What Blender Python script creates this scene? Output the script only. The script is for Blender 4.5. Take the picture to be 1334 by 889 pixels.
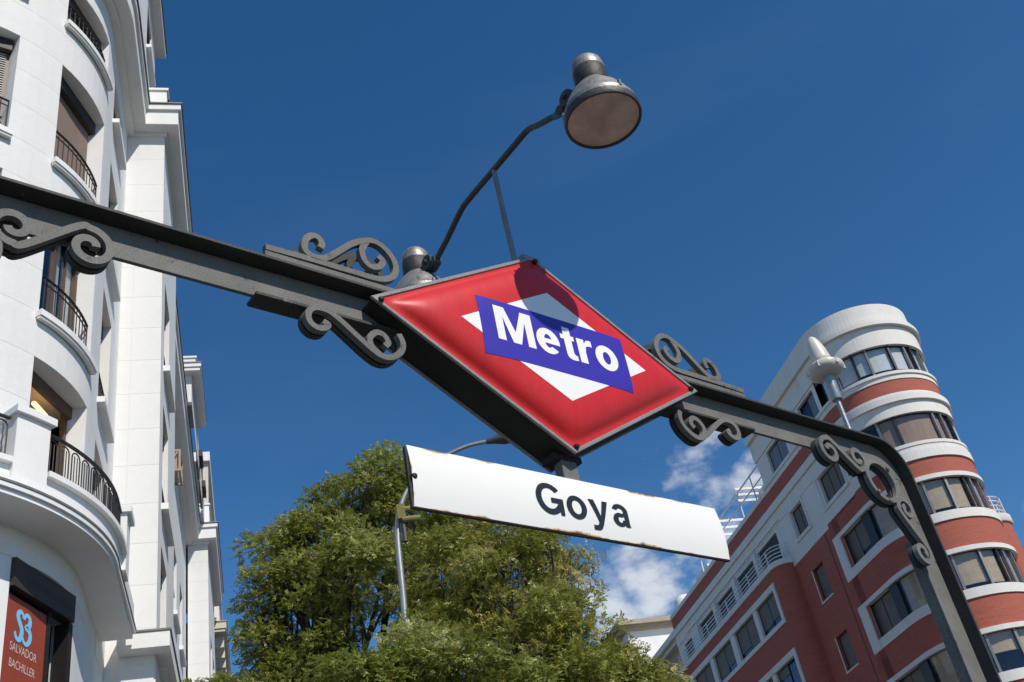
import bpy, bmesh, math, random
import numpy as np
from math import sin, cos, pi, radians, hypot, atan2
random.seed(7); rng = np.random.default_rng(11)
for o in list(bpy.data.objects): bpy.data.objects.remove(o)
SC = bpy.context.scene
COL = SC.collection
# ------------------------------------------------------------------ camera
CAMH = 1.6
F_PX, PITCH, ROLL = 1416.17, 0.600664, -0.206066
STREET, BEAM = -0.297438, 0.817055          # azimuth of the street and of the iron beam
fw = np.array([0, cos(PITCH), sin(PITCH)]); rt = np.array([1., 0, 0]); up = np.cross(rt, fw)
RX = cos(ROLL)*rt + sin(ROLL)*up; UY = -sin(ROLL)*rt + cos(ROLL)*up
cam = bpy.data.cameras.new('camera'); camo = bpy.data.objects.new('camera', cam); COL.objects.link(camo)
from mathutils import Matrix, Vector
camo.matrix_world = Matrix(((RX[0], UY[0], -fw[0], 0), (RX[1], UY[1], -fw[1], 0), (RX[2], UY[2], -fw[2], CAMH), (0, 0, 0, 1)))
cam.sensor_width = 36; cam.lens = F_PX/1334*36; cam.clip_start = .05; cam.clip_end = 3000
SC.camera = camo
# ------------------------------------------------------------------ sky, sun, exposure
SUN_EL, SUN_AZ = radians(45.0), radians(136.8)
W = bpy.data.worlds.new('World'); SC.world = W; W.use_nodes = True
wn = W.node_tree; wn.nodes.clear()
def wnode(t, **k):
    n = wn.nodes.new(t)
    for a, b in k.items(): setattr(n, a, b)
    return n
sky = wnode('ShaderNodeTexSky', sky_type='NISHITA', sun_disc=False, sun_elevation=SUN_EL, sun_rotation=SUN_AZ,
            altitude=650, air_density=1.0, dust_density=0.0, ozone_density=3.0)
bg = wnode('ShaderNodeBackground'); bg.inputs[1].default_value = 0.115
wo = wnode('ShaderNodeOutputWorld')
tc = wnode('ShaderNodeTexCoord')
def wmath(op, a, b=None, c=None):
    n = wnode('ShaderNodeMath', operation=op)
    for i, v in enumerate((a, b, c)):
        if v is None: continue
        if hasattr(v, 'links'): wn.links.new(v, n.inputs[i])
        else: n.inputs[i].default_value = v
    return n.outputs[0]
def dir_of(px, py):
    d = RX*(px-667)/F_PX - UY*(py-444.5)/F_PX + fw
    return d/np.linalg.norm(d)
def blob(d, r0, r1):                       # soft disc of sky round a direction
    n = wnode('ShaderNodeVectorMath', operation='DOT_PRODUCT'); wn.links.new(tc.outputs['Generated'], n.inputs[0])
    n.inputs[1].default_value = tuple(float(v) for v in d)
    m = wnode('ShaderNodeMapRange', interpolation_type='SMOOTHSTEP'); wn.links.new(n.outputs['Value'], m.inputs[0])
    m.inputs[1].default_value = cos(radians(r1)); m.inputs[2].default_value = cos(radians(r0))
    return m.outputs[0]
nz = wnode('ShaderNodeTexNoise'); nz.inputs['Scale'].default_value = 15; nz.inputs['Detail'].default_value = 9; nz.inputs['Roughness'].default_value = .54
mp = wnode('ShaderNodeMapping'); mp.inputs['Scale'].default_value = (1, 1, 1.5); mp.inputs['Location'].default_value = (.37, .1, 0)
wn.links.new(tc.outputs['Generated'], mp.inputs[0]); wn.links.new(mp.outputs[0], nz.inputs['Vector'])
CL = [((945, 650), 1.2, 5.2, .97), ((872, 738), 1.2, 4.6, .97), ((960, 592), .4, 3.4, .9), ((800, 790), .6, 3.6, .8), ((850, 605), .3, 3.6, .42), ((1330, 800), 1, 9, .8)]
msk = None
for (p, r0, r1, w) in CL:
    b = wmath('MULTIPLY', blob(dir_of(*p), r0, r1), w)
    msk = b if msk is None else wmath('MAXIMUM', msk, b)
for az, el in ((75, 14), (110, 20), (-80, 12), (-140, 18), (170, 24), (-110, 30)):    # the same fair-weather clouds elsewhere low in the sky
    d = (sin(radians(az))*cos(radians(el)), cos(radians(az))*cos(radians(el)), sin(radians(el)))
    msk = wmath('MAXIMUM', msk, blob(d, 3, 12))
dens = wmath('ADD', nz.outputs['Fac'], wmath('MULTIPLY', wmath('SUBTRACT', msk, 1.0), .34))
cr = wnode('ShaderNodeMapRange', interpolation_type='SMOOTHSTEP'); wn.links.new(dens, cr.inputs[0])
cr.inputs[1].default_value = .42; cr.inputs[2].default_value = .66
# thin high veil, very faint
nz2 = wnode('ShaderNodeTexNoise'); nz2.inputs['Scale'].default_value = 3.2; nz2.inputs['Detail'].default_value = 7
mp2 = wnode('ShaderNodeMapping'); mp2.inputs['Scale'].default_value = (1, 2.2, 3.0); wn.links.new(tc.outputs['Generated'], mp2.inputs[0]); wn.links.new(mp2.outputs[0], nz2.inputs['Vector'])
cr2 = wnode('ShaderNodeMapRange'); wn.links.new(nz2.outputs['Fac'], cr2.inputs[0]); cr2.inputs[1].default_value = .52; cr2.inputs[2].default_value = .8; cr2.inputs[4].default_value = .018
fac = wmath('MINIMUM', wmath('ADD', wmath('MULTIPLY', cr.outputs[0], .86), cr2.outputs[0]), 1.0)
mixc = wnode('ShaderNodeMix', data_type='RGBA'); wn.links.new(fac, mixc.inputs['Factor'])
hs = wnode('ShaderNodeHueSaturation'); hs.inputs['Saturation'].default_value = 1.27; hs.inputs['Value'].default_value = 1.0
wn.links.new(sky.outputs[0], hs.inputs['Color'])
wn.links.new(hs.outputs[0], mixc.inputs['A']); mixc.inputs['B'].default_value = (6.5, 6.8, 7.3, 1)
wn.links.new(mixc.outputs['Result'], bg.inputs[0]); wn.links.new(bg.outputs[0], wo.inputs[0])
sl = bpy.data.lights.new('sun', 'SUN'); sl.energy = 4.3; sl.angle = radians(.53); sl.color = (1, .925, .82)
so = bpy.data.objects.new('sun', sl); COL.objects.link(so)
sd = Vector((sin(SUN_AZ)*cos(SUN_EL), cos(SUN_AZ)*cos(SUN_EL), sin(SUN_EL)))
so.rotation_euler = sd.to_track_quat('Z', 'Y').to_euler(); so.location = (20, -20, 40)
SC.view_settings.view_transform = 'Standard'; SC.view_settings.look = 'None'
SC.view_settings.exposure = 0.0; SC.view_settings.gamma = 1.0
SC.cycles.max_bounces = 6; SC.cycles.transparent_max_bounces = 8

# ------------------------------------------------------------------ helpers
class MB:
    """collects shapes; build() links them as ONE mesh object"""
    def __init__(s, T=None): s.v = []; s.f = []; s.T = T
    def add(s, vs, fs):
        b = len(s.v)
        s.v += [tuple(s.T(*p)) if s.T else tuple(p) for p in vs]
        s.f += [tuple(b+i for i in f) for f in fs]; return s
    def box(s, x0, x1, y0, y1, z0, z1):
        return s.add([(x0,y0,z0),(x1,y0,z0),(x1,y1,z0),(x0,y1,z0),(x0,y0,z1),(x1,y0,z1),(x1,y1,z1),(x0,y1,z1)],
                     [(0,3,2,1),(4,5,6,7),(0,1,5,4),(1,2,6,5),(2,3,7,6),(3,0,4,7)])
    def grid(s, fn, nu, nv):
        vs = [fn(i/nu, j/nv) for j in range(nv+1) for i in range(nu+1)]
        fs = [(j*(nu+1)+i, j*(nu+1)+i+1, (j+1)*(nu+1)+i+1, (j+1)*(nu+1)+i) for j in range(nv) for i in range(nu)]
        return s.add(vs, fs)
    def sweep(s, path, o0, o1, z0, z1, caps=True):
        """rectangle between offsets o0..o1 (outward, to the right of travel) and z0..z1 along a plan polyline"""
        A = offset(path, o0); B = offset(path, o1); n = len(path); vs = []
        for i in range(n): vs += [(*A[i], z0), (*B[i], z0), (*B[i], z1), (*A[i], z1)]
        fs = []
        for i in range(n-1):
            for k in range(4): fs.append((4*i+k, 4*i+(k+1)%4, 4*i+4+(k+1)%4, 4*i+4+k))
        if caps: fs += [(0,3,2,1), (4*n-4, 4*n-3, 4*n-2, 4*n-1)]
        return s.add(vs, fs)
    def tube(s, pts, r, n=10, caps=True):
        P = [np.array(p, float) for p in pts]; m = len(P); R = r if hasattr(r, '__len__') else [r]*m
        vs = []; ref = None
        for i in range(m):
            t = P[min(i+1, m-1)]-P[max(i-1, 0)]; t = t/np.linalg.norm(t)
            if ref is None: ref = np.array([0, 0, 1.]) if abs(t[2]) < .9 else np.array([1., 0, 0])
            a = np.cross(t, ref); a /= np.linalg.norm(a); b = np.cross(a, t); ref = b
            vs += [tuple(P[i]+R[i]*(cos(2*pi*k/n)*a+sin(2*pi*k/n)*b)) for k in range(n)]
        fs = [(i*n+k, i*n+(k+1)%n, (i+1)*n+(k+1)%n, (i+1)*n+k) for i in range(m-1) for k in range(n)]
        if caps: fs += [tuple(range(n-1, -1, -1)), tuple((m-1)*n+k for k in range(n))]
        return s.add(vs, fs)
    def lathe(s, prof, c=(0,0,0), n=32, lean=(0,0)):
        vs = []; fs = []; m = len(prof); z0 = prof[0][1]
        for r, z in prof:
            for k in range(n): vs.append((c[0]+r*cos(2*pi*k/n)+lean[0]*(z-z0), c[1]+r*sin(2*pi*k/n)+lean[1]*(z-z0), c[2]+z))
        for i in range(m-1):
            for k in range(n): fs.append((i*n+k, i*n+(k+1)%n, (i+1)*n+(k+1)%n, (i+1)*n+k))
        return s.add(vs, fs)
    def bar(s, line, w, y0, y1):
        """flat bar: a centre line in x,z with width w, from y0 to y1"""
        L = np.array(line, float); t = np.gradient(L, axis=0); t /= np.linalg.norm(t, axis=1)[:, None]
        nn = np.c_[-t[:, 1], t[:, 0]]; ww = w if hasattr(w, '__len__') else [w]*len(L)
        A = L+nn*np.array(ww)[:, None]/2; B = L-nn*np.array(ww)[:, None]/2; n = len(L); vs = []
        for i in range(n): vs += [(A[i,0], y0, A[i,1]), (B[i,0], y0, B[i,1]), (B[i,0], y1, B[i,1]), (A[i,0], y1, A[i,1])]
        fs = [(4*i+k, 4*i+(k+1)%4, 4*i+4+(k+1)%4, 4*i+4+k) for i in range(n-1) for k in range(4)]
        fs += [(0,3,2,1), (4*n-4, 4*n-3, 4*n-2, 4*n-1)]
        return s.add(vs, fs)
    def prism(s, poly, y0, y1):
        n = len(poly); vs = [(x, y0, z) for x, z in poly]+[(x, y1, z) for x, z in poly]
        fs = [tuple(range(n)), tuple(range(2*n-1, n-1, -1))]+[(i, n+i, n+(i+1)%n, (i+1)%n) for i in range(n)]
        return s.add(vs, fs)
    def wall(s, fn, x0, x1, z0, z1, holes, d):
        """face with holes and reveals: fn(x, depth, z)"""
        xs = sorted({x0, x1, *[h[0] for h in holes], *[h[1] for h in holes]}); zs = sorted({z0, z1, *[h[2] for h in holes], *[h[3] for h in holes]})
        xs = [x for x in xs if x0-1e-6 <= x <= x1+1e-6]; zs = [z for z in zs if z0-1e-6 <= z <= z1+1e-6]
        for a, b in zip(xs[:-1], xs[1:]):
            for c, e in zip(zs[:-1], zs[1:]):
                mx, mz = (a+b)/2, (c+e)/2
                if any(h[0] < mx < h[1] and h[2] < mz < h[3] for h in holes): continue
                s.add([fn(a,0,c), fn(b,0,c), fn(b,0,e), fn(a,0,e)], [(0,1,2,3)])
        for (a, b, c, e) in holes:
            s.add([fn(a,0,c), fn(b,0,c), fn(b,0,e), fn(a,0,e), fn(a,d,c), fn(b,d,c), fn(b,d,e), fn(a,d,e)], [(0,1,5,4),(1,2,6,5),(2,3,7,6),(3,0,4,7)])
        return s
    def build(s, name, mat, parent=None, smooth=False, bevel=0, normals=True):
        me = bpy.data.meshes.new(name); me.from_pydata(s.v, [], s.f); me.update()
        if normals:
            bm = bmesh.new(); bm.from_mesh(me); bmesh.ops.recalc_face_normals(bm, faces=bm.faces); bm.to_mesh(me); bm.free()
        me.materials.append(mat)
        o = bpy.data.objects.new(name, me); COL.objects.link(o)
        if parent: o.parent = parent
        if smooth:
            me.shade_smooth()
            if smooth != 'full': me.set_sharp_from_angle(angle=radians(35))
        if bevel:
            m = o.modifiers.new('bevel', 'BEVEL'); m.width = bevel; m.segments = 1; m.limit_method = 'ANGLE'; m.angle_limit = radians(50)
        return o
def offset(path, d):
    P = np.array(path, float); n = len(P); out = []
    for i in range(n):
        t0 = P[i]-P[i-1] if i > 0 else P[1]-P[0]; t1 = P[i+1]-P[i] if i < n-1 else P[-1]-P[-2]
        t0 = t0/np.linalg.norm(t0); t1 = t1/np.linalg.norm(t1)
        n0 = np.array([t0[1], -t0[0]]); n1 = np.array([t1[1], -t1[0]]); m = n0+n1; m /= np.linalg.norm(m)
        out.append(tuple(P[i]+m*d/max(.3, m@n0)))
    return out
def smooth_line(P, k=6):
    P = np.array(P, float); out = []
    for i in range(len(P)-1):
        p0 = P[max(i-1, 0)]; p1 = P[i]; p2 = P[i+1]; p3 = P[min(i+2, len(P)-1)]
        for j in range(k):
            t = j/k; out.append(.5*((2*p1)+(-p0+p2)*t+(2*p0-5*p1+4*p2-p3)*t*t+(-p0+3*p1-3*p2+p3)*t**3))
    out.append(P[-1]); return np.array(out)
def arc(cx, cy, r, a0, a1, n=12): return [(cx+r*cos(radians(a0+(a1-a0)*i/n)), cy+r*sin(radians(a0+(a1-a0)*i/n))) for i in range(n+1)]
def tag(o, label=None, cat=None, group=None, kind=None):
    if label: o['label'] = label
    if cat: o['category'] = cat
    if group: o['group'] = group
    if kind: o['kind'] = kind
    return o
def empty(name, loc, rz=0):
    o = bpy.data.objects.new(name, None); COL.objects.link(o); o.location = loc; o.rotation_euler = (0, 0, rz); o.empty_display_size = .2; return o
def dup(o, name=None, parent=None, loc=None, rot=None):
    c = o.copy(); COL.objects.link(c)
    if parent: c.parent = parent
    if loc is not None: c.location = loc
    if rot is not None: c.rotation_euler = rot
    return c

# ------------------------------------------------------------------ materials
def lk(nt, a, b): nt.links.new(a, b)
def mat(name, col, rough=.6, metal=0., vary=.12, vscale=6., bump=0., bscale=40., fine=0., fscale=90., spec=.5, coat=0., dirt=None, stretch=(1,1,1), dark=None):
    m = bpy.data.materials.new(name); m.use_nodes = True; nt = m.node_tree; p = nt.nodes['Principled BSDF']
    p.inputs['Roughness'].default_value = rough; p.inputs['Metallic'].default_value = metal; p.inputs['Specular IOR Level'].default_value = spec
    p.inputs['Coat Weight'].default_value = coat
    t = nt.nodes.new('ShaderNodeTexCoord'); mpn = nt.nodes.new('ShaderNodeMapping'); mpn.inputs['Scale'].default_value = stretch; lk(nt, t.outputs['Object'], mpn.inputs[0])
    n = nt.nodes.new('ShaderNodeTexNoise'); n.inputs['Scale'].default_value = vscale; n.inputs['Detail'].default_value = 6; n.inputs['Roughness'].default_value = .6
    lk(nt, mpn.outputs[0], n.inputs['Vector'])
    r = nt.nodes.new('ShaderNodeMapRange'); lk(nt, n.outputs['Fac'], r.inputs[0]); r.inputs[1].default_value = .3; r.inputs[2].default_value = .7
    r.inputs[3].default_value = 1-vary; r.inputs[4].default_value = 1+vary
    mx = nt.nodes.new('ShaderNodeMix'); mx.data_type = 'RGBA'; mx.blend_type = 'MULTIPLY'; mx.inputs['Factor'].default_value = 1
    mx.inputs['A'].default_value = (*col, 1); lk(nt, r.outputs[0], mx.inputs['B']); out = mx.outputs['Result']
    if fine:
        n2 = nt.nodes.new('ShaderNodeTexNoise'); n2.inputs['Scale'].default_value = fscale; n2.inputs['Detail'].default_value = 3; lk(nt, mpn.outputs[0], n2.inputs['Vector'])
        r2 = nt.nodes.new('ShaderNodeMapRange'); lk(nt, n2.outputs['Fac'], r2.inputs[0]); r2.inputs[1].default_value = .35; r2.inputs[2].default_value = .65
        r2.inputs[3].default_value = 1-fine; r2.inputs[4].default_value = 1+fine
        m2 = nt.nodes.new('ShaderNodeMix'); m2.data_type = 'RGBA'; m2.blend_type = 'MULTIPLY'; m2.inputs['Factor'].default_value = 1; lk(nt, out, m2.inputs['A']); lk(nt, r2.outputs[0], m2.inputs['B']); out = m2.outputs['Result']
    if dirt:                                  # (colour, scale, low, high): stains with a shape of their own
        n3 = nt.nodes.new('ShaderNodeTexNoise'); n3.inputs['Scale'].default_value = dirt[1]; n3.inputs['Detail'].default_value = 8; n3.inputs['Roughness'].default_value = .7
        lk(nt, mpn.outputs[0], n3.inputs['Vector'])
        r3 = nt.nodes.new('ShaderNodeMapRange'); lk(nt, n3.outputs['Fac'], r3.inputs[0]); r3.inputs[1].default_value = dirt[2]; r3.inputs[2].default_value = dirt[3]
        m3 = nt.nodes.new('ShaderNodeMix'); m3.data_type = 'RGBA'; lk(nt, r3.outputs[0], m3.inputs['Factor']); lk(nt, out, m3.inputs['A']); m3.inputs['B'].default_value = (*dirt[0], 1); out = m3.outputs['Result']
    lk(nt, out, p.inputs['Base Color'])
    if bump:
        nb = nt.nodes.new('ShaderNodeTexNoise'); nb.inputs['Scale'].default_value = bscale; nb.inputs['Detail'].default_value = 5; lk(nt, mpn.outputs[0], nb.inputs['Vector'])
        b = nt.nodes.new('ShaderNodeBump'); b.inputs['Strength'].default_value = bump; b.inputs['Distance'].default_value = .01; lk(nt, nb.outputs['Fac'], b.inputs['Height']); lk(nt, b.outputs[0], p.inputs['Normal'])
    return m
def glass(name, tint, rough=.03, through=.35):
    m = bpy.data.materials.new(name); m.use_nodes = True; nt = m.node_tree; nt.nodes.clear()
    g = nt.nodes.new('ShaderNodeBsdfGlossy'); g.inputs['Roughness'].default_value = rough; g.inputs['Color'].default_value = (.85, .9, 1, 1)
    t = nt.nodes.new('ShaderNodeBsdfTransparent'); t.inputs['Color'].default_value = (*tint, 1)
    lw = nt.nodes.new('ShaderNodeLayerWeight'); lw.inputs['Blend'].default_value = .5
    pw = nt.nodes.new('ShaderNodeMath'); pw.operation = 'POWER'; pw.inputs[1].default_value = 4.5; lk(nt, lw.outputs['Facing'], pw.inputs[0])
    ad = nt.nodes.new('ShaderNodeMath'); ad.operation = 'MULTIPLY_ADD'; ad.inputs[1].default_value = .75; ad.inputs[2].default_value = .035; lk(nt, pw.outputs[0], ad.inputs[0])
    mx = nt.nodes.new('ShaderNodeMixShader'); lk(nt, ad.outputs[0], mx.inputs[0]); lk(nt, t.outputs[0], mx.inputs[1]); lk(nt, g.outputs[0], mx.inputs[2])
    o = nt.nodes.new('ShaderNodeOutputMaterial'); lk(nt, mx.outputs[0], o.inputs[0]); return m
def emit(name, col, s):
    m = bpy.data.materials.new(name); m.use_nodes = True; p = m.node_tree.nodes['Principled BSDF']
    p.inputs['Base Color'].default_value = (*col, 1); p.inputs['Emission Color'].default_value = (*col, 1); p.inputs['Emission Strength'].default_value = s; return m
M = dict(
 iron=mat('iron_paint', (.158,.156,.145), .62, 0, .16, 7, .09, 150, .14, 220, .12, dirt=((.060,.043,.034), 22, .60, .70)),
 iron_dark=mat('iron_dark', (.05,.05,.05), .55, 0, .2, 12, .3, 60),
 iron_shaded=mat('iron_shaded', (.036,.036,.035), .65, 0, .2, 9, .2, 130, .15, 200, .4, dirt=((.15,.15,.14), 30, .64, .70)),  # same ironwork, with the shade on flange and rear plates put into the colour
 galv=mat('galvanised', (.36,.37,.38), .42, .7, .12, 10, .1, 80, .06, 150),
 pipe=mat('grey_pipe', (.075,.08,.085), .42, .3, .15, 14, .1, 60),
 strut=mat('strut_grey', (.22,.23,.235), .45, .2, .15, 14, .1, 60),
 spun=mat('spun_metal', (.27,.262,.245), .52, .6, .2, 22, .15, 60, .14, 120, dirt=((.10,.085,.07), 26, .56, .70)),
 band=mat('dark_band', (.045,.041,.038), .6, .3, .2, 40, .2, 90),
 lens=mat('lamp_lens', (.53,.48,.36), .3, 0, .3, 11, .05, 12),
 boltm=mat('bolt', (.03,.03,.03), .4, .5, .1),
 signframe=mat('sign_frame', (.26,.26,.25), .45, .2, .14, 12, .15, 60, .1, 150, dirt=((.13,.11,.09), 18, .6, .72)),
 box=mat('sign_box', (.030,.029,.027), .7, 0, .3, 8, .2, 50, spec=.15),
 red=mat('red_acrylic', (.57,.019,.021), .42, 0, .06, 5, .03, 8, .06, 60, .35, coat=.0, stretch=(6,1,.7)),
 white=mat('white_film', (.86,.85,.815), .4, 0, .03, 8),
 blue=mat('blue_film', (.040,.024,.36), .4, 0, .06, 20, 0, 0, .06, 220),
 black=mat('black_enamel', (.018,.019,.02), .35, 0, .1, 10),
 teal=mat('teal_tape', (.02,.17,.25), .5, 0, .2, 30),
 beacon=mat('beacon_plastic', (.62,.585,.52), .4, 0, .1, 30, .05, 40, dirt=((.25,.19,.13), 30, .60, .75)),
 olive=mat('olive_paint', (.19,.17,.055), .5, 0, .15, 20),
 stucco=mat('white_stucco', (.735,.73,.71), .85, 0, .055, 1.1, .12, 60, .025, 30, .3),
 trim=mat('white_trim', (.77,.765,.745), .75, 0, .03, 2.5, .06, 60, .02, 30, .3, dirt=((.50,.49,.46), 3.5, .66, .80)),
 lead=mat('lead_flashing', (.17,.17,.165), .6, .3, .2, 5),
 core=mat('dark_interior', (.035,.032,.03), .9),
 wood=mat('brown_wood', (.105,.062,.042), .55, 0, .2, 8, .1, 40, stretch=(1,1,.2)),
 shutterbox=mat('dark_shutter_box', (.022,.018,.017), .6),
 cloth=mat('brown_blind', (.22,.155,.125), .85, 0, .08, 5, .1, 30),
 slat=mat('white_slat', (.66,.65,.62), .6),
 railm=mat('wrought_iron', (.022,.02,.02), .5, .2, .2, 20),
 shop=mat('shop_red', (.30,.055,.028), .42, 0, .05, 4),
 shopblue=mat('shop_light_blue', (.20,.56,.80), .5, 0, .03),
 shoptext=mat('shop_lettering', (.62,.52,.47), .5, 0, .03),
 fascia=mat('shop_fascia', (.038,.030,.027), .5, 0, .15, 12),
 fasciatext=mat('shop_fascia_lettering', (.062,.05,.045), .5),
 lampstrip=emit('lamp_strip', (1,.52,.14), 5),
 cream=mat('cream_wall', (.62,.575,.48), .85, 0, .06, 1.5, .1, 40),
 tan=mat('tan_stone', (.36,.29,.22), .8, 0, .12, 2, .1, 30),
 rwhite=mat('red_house_white_render', (.69,.675,.635), .8, 0, .05, 1.2, .1, 40, .03, 20, dirt=((.36,.34,.31), 1.1, .60, .82), stretch=(1,1,.35)),
 shade_brown=mat('roller_shutter_brown', (.13,.105,.085), .6, 0, .1, 3, 0, 0, .10, 24, stretch=(.1,.1,1)),
 curtain=mat('brown_curtain', (.46,.30,.20), .85, 0, .10, 3.2, .2, 6, stretch=(1,1,.3)),
 beige=mat('beige_curtain', (.62,.46,.30), .85, 0, .12, 3, .3, 5, stretch=(.6,.6,2)),
 wblind=mat('white_blind', (.82,.82,.81), .7, 0, .03, 2),
 frame_dark=mat('bronze_frame', (.028,.024,.022), .45, .3, .1),
 frame_grey=mat('aluminium_frame', (.26,.25,.24), .4, .5, .1),
 rail_white=mat('white_rail', (.74,.74,.73), .5),
 pane=glass('window_glass', (.88,.90,.91)),
 greyglass=mat('grey_screen', (.16,.17,.19), .25, 0, .06, 2),
 asphalt=mat('asphalt', (.05,.05,.052), .9, 0, .2, 3, .4, 120, .2, 200),
 pave=mat('paving', (.085,.082,.078), .85, 0, .1, 2, .2, 60),
 kerb=mat('kerb_stone', (.34,.33,.31), .8, 0, .1, 3),
 paint=mat('road_paint', (.75,.75,.73), .7),
 bark=mat('bark', (.045,.034,.026), .95, 0, .3, 10, .8, 25, stretch=(1,1,.3)),
 tank=mat('white_tank', (.75,.75,.74), .5),
)
def brick_mat():
    m = mat('red_brick', (.385,.102,.068), .85, 0, .10, 2.2, .15, 50, .08, 9, stretch=(.5,.5,5))
    nt = m.node_tree; p = nt.nodes['Principled BSDF']
    src = p.inputs['Base Color'].links[0].from_socket
    g = nt.nodes.new('ShaderNodeTexCoord'); s = nt.nodes.new('ShaderNodeSeparateXYZ'); lk(nt, g.outputs['Object'], s.inputs[0])
    mo = nt.nodes.new('ShaderNodeMath'); mo.operation = 'PINGPONG'; mo.inputs[1].default_value = .0375; lk(nt, s.outputs['Z'], mo.inputs[0])
    r = nt.nodes.new('ShaderNodeMapRange'); lk(nt, mo.outputs[0], r.inputs[0]); r.inputs[1].default_value = 0; r.inputs[2].default_value = .012; r.inputs[3].default_value = .82; r.inputs[4].default_value = 1.0
    mx = nt.nodes.new('ShaderNodeMix'); mx.data_type = 'RGBA'; mx.blend_type = 'MULTIPLY'; mx.inputs['Factor'].default_value = 1; lk(nt, src, mx.inputs['A']); lk(nt, r.outputs[0], mx.inputs['B'])
    lk(nt, mx.outputs['Result'], p.inputs['Base Color']); return m
M['brick'] = brick_mat()
def enamel_mat():
    """white enamel plate that rusts along its edges (object coordinates of the plate)"""
    m = bpy.data.materials.new('rusty_enamel'); m.use_nodes = True; nt = m.node_tree; p = nt.nodes['Principled BSDF']; p.inputs['Roughness'].default_value = .28
    t = nt.nodes.new('ShaderNodeTexCoord'); s = nt.nodes.new('ShaderNodeSeparateXYZ'); lk(nt, t.outputs['Object'], s.inputs[0])
    def mt(op, a, b=None):
        n = nt.nodes.new('ShaderNodeMath'); n.operation = op
        for i, v in enumerate((a, b)):
            if v is None: continue
            if hasattr(v, 'links'): lk(nt, v, n.inputs[i])
            else: n.inputs[i].default_value = v
        return n.outputs[0]
    dx = mt('SUBTRACT', .566, mt('ABSOLUTE', s.outputs['X'])); dz = mt('SUBTRACT', .0865, mt('ABSOLUTE', s.outputs['Z']))
    n = nt.nodes.new('ShaderNodeTexNoise'); n.inputs['Scale'].default_value = 8; n.inputs['Detail'].default_value = 8; n.inputs['Roughness'].default_value = .62; lk(nt, t.outputs['Object'], n.inputs['Vector'])
    # the lower edge rusts more than the upper one
    low = nt.nodes.new('ShaderNodeMapRange'); lk(nt, s.outputs['Z'], low.inputs[0]); low.inputs[1].default_value = -.02; low.inputs[2].default_value = .02; low.inputs[3].default_value = .0035; low.inputs[4].default_value = .0045
    d = mt('ADD', mt('MINIMUM', dx, dz), low.outputs[0])
    th = mt('MULTIPLY', mt('SUBTRACT', n.outputs['Fac'], .525), .055)
    r = nt.nodes.new('ShaderNodeMapRange'); lk(nt, mt('SUBTRACT', th, d), r.inputs[0]); r.inputs[1].default_value = -.006; r.inputs[2].default_value = .003
    cr_ = nt.nodes.new('ShaderNodeValToRGB'); cr_.color_ramp.elements[0].color = (.85,.835,.79,1); cr_.color_ramp.elements[1].color = (.085,.035,.016,1)
    e = cr_.color_ramp.elements.new(.45); e.color = (.56,.36,.16,1)
    lk(nt, r.outputs[0], cr_.inputs[0]); lk(nt, cr_.outputs[0], p.inputs['Base Color']); return m
M['enamel'] = enamel_mat()
def leaf_mat(name, c0, c1, c2):
    m = bpy.data.materials.new(name); m.use_nodes = True; nt = m.node_tree; nt.nodes.clear()
    a = nt.nodes.new('ShaderNodeAttribute'); a.attribute_name = 'tint'
    r = nt.nodes.new('ShaderNodeValToRGB'); r.color_ramp.elements[0].color = (*c0, 1); r.color_ramp.elements[1].color = (*c2, 1); e = r.color_ramp.elements.new(.55); e.color = (*c1, 1)
    lk(nt, a.outputs['Fac'], r.inputs[0])
    p = nt.nodes.new('ShaderNodeBsdfPrincipled'); p.inputs['Roughness'].default_value = .42; p.inputs['Specular IOR Level'].default_value = .5; lk(nt, r.outputs[0], p.inputs['Base Color'])
    tr = nt.nodes.new('ShaderNodeBsdfTranslucent'); lk(nt, r.outputs[0], tr.inputs[0])
    mx = nt.nodes.new('ShaderNodeMixShader'); mx.inputs[0].default_value = .38; lk(nt, p.outputs[0], mx.inputs[1]); lk(nt, tr.outputs[0], mx.inputs[2])
    o = nt.nodes.new('ShaderNodeOutputMaterial'); lk(nt, mx.outputs[0], o.inputs[0]); return m
M['leaf'] = leaf_mat('ash_leaf', (.135,.175,.027), (.305,.335,.070), (.46,.45,.19))
M['leaf_yellow'] = leaf_mat('pagoda_leaf', (.15,.17,.025), (.32,.325,.062), (.47,.45,.18))
M['pod'] = leaf_mat('seed_pod', (.30,.28,.04), (.36,.33,.05), (.42,.37,.08))

# ------------------------------------------------------------------ ground
def sheet(name, mb, m): return tag(mb.build(name, m), kind='structure')
sheet('ground', MB().box(-900, 900, -900, 900, -.4, -.13), M['asphalt'])
RZ = -STREET
def street_obj(name, mb, m):
    o = sheet(name, mb, m); o.rotation_euler = (0, 0, RZ); return o
street_obj('road', MB().box(2.6, 17.5, -60, 400, -.126, -.122), M['asphalt'])
street_obj('pavement', MB().box(-40, 2.4, -30, 90, -.128, 0), M['pave'])
street_obj('far_pavement', MB().box(18.0, 60, -30, 110, -.128, 0), M['pave'])
street_obj('kerb', MB().box(2.403, 2.6, -30, 90, -.128, .004).box(17.6, 17.997, -30, 110, -.128, .004), M['kerb'])
mk = MB()
for k in range(30): mk.box(9.9, 10.1, -40+k*6, -37+k*6, -.1215, -.118)
street_obj('lane_marking', mk, M['paint'])

# ------------------------------------------------------------------ iron arch with the sign
S0 = np.array([.115, 2.749, 3.426])
RB = pi/2-BEAM
def arch_root(name): return empty(name, (S0[0], S0[1], 0), RB)
HZ = S0[2]
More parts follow.
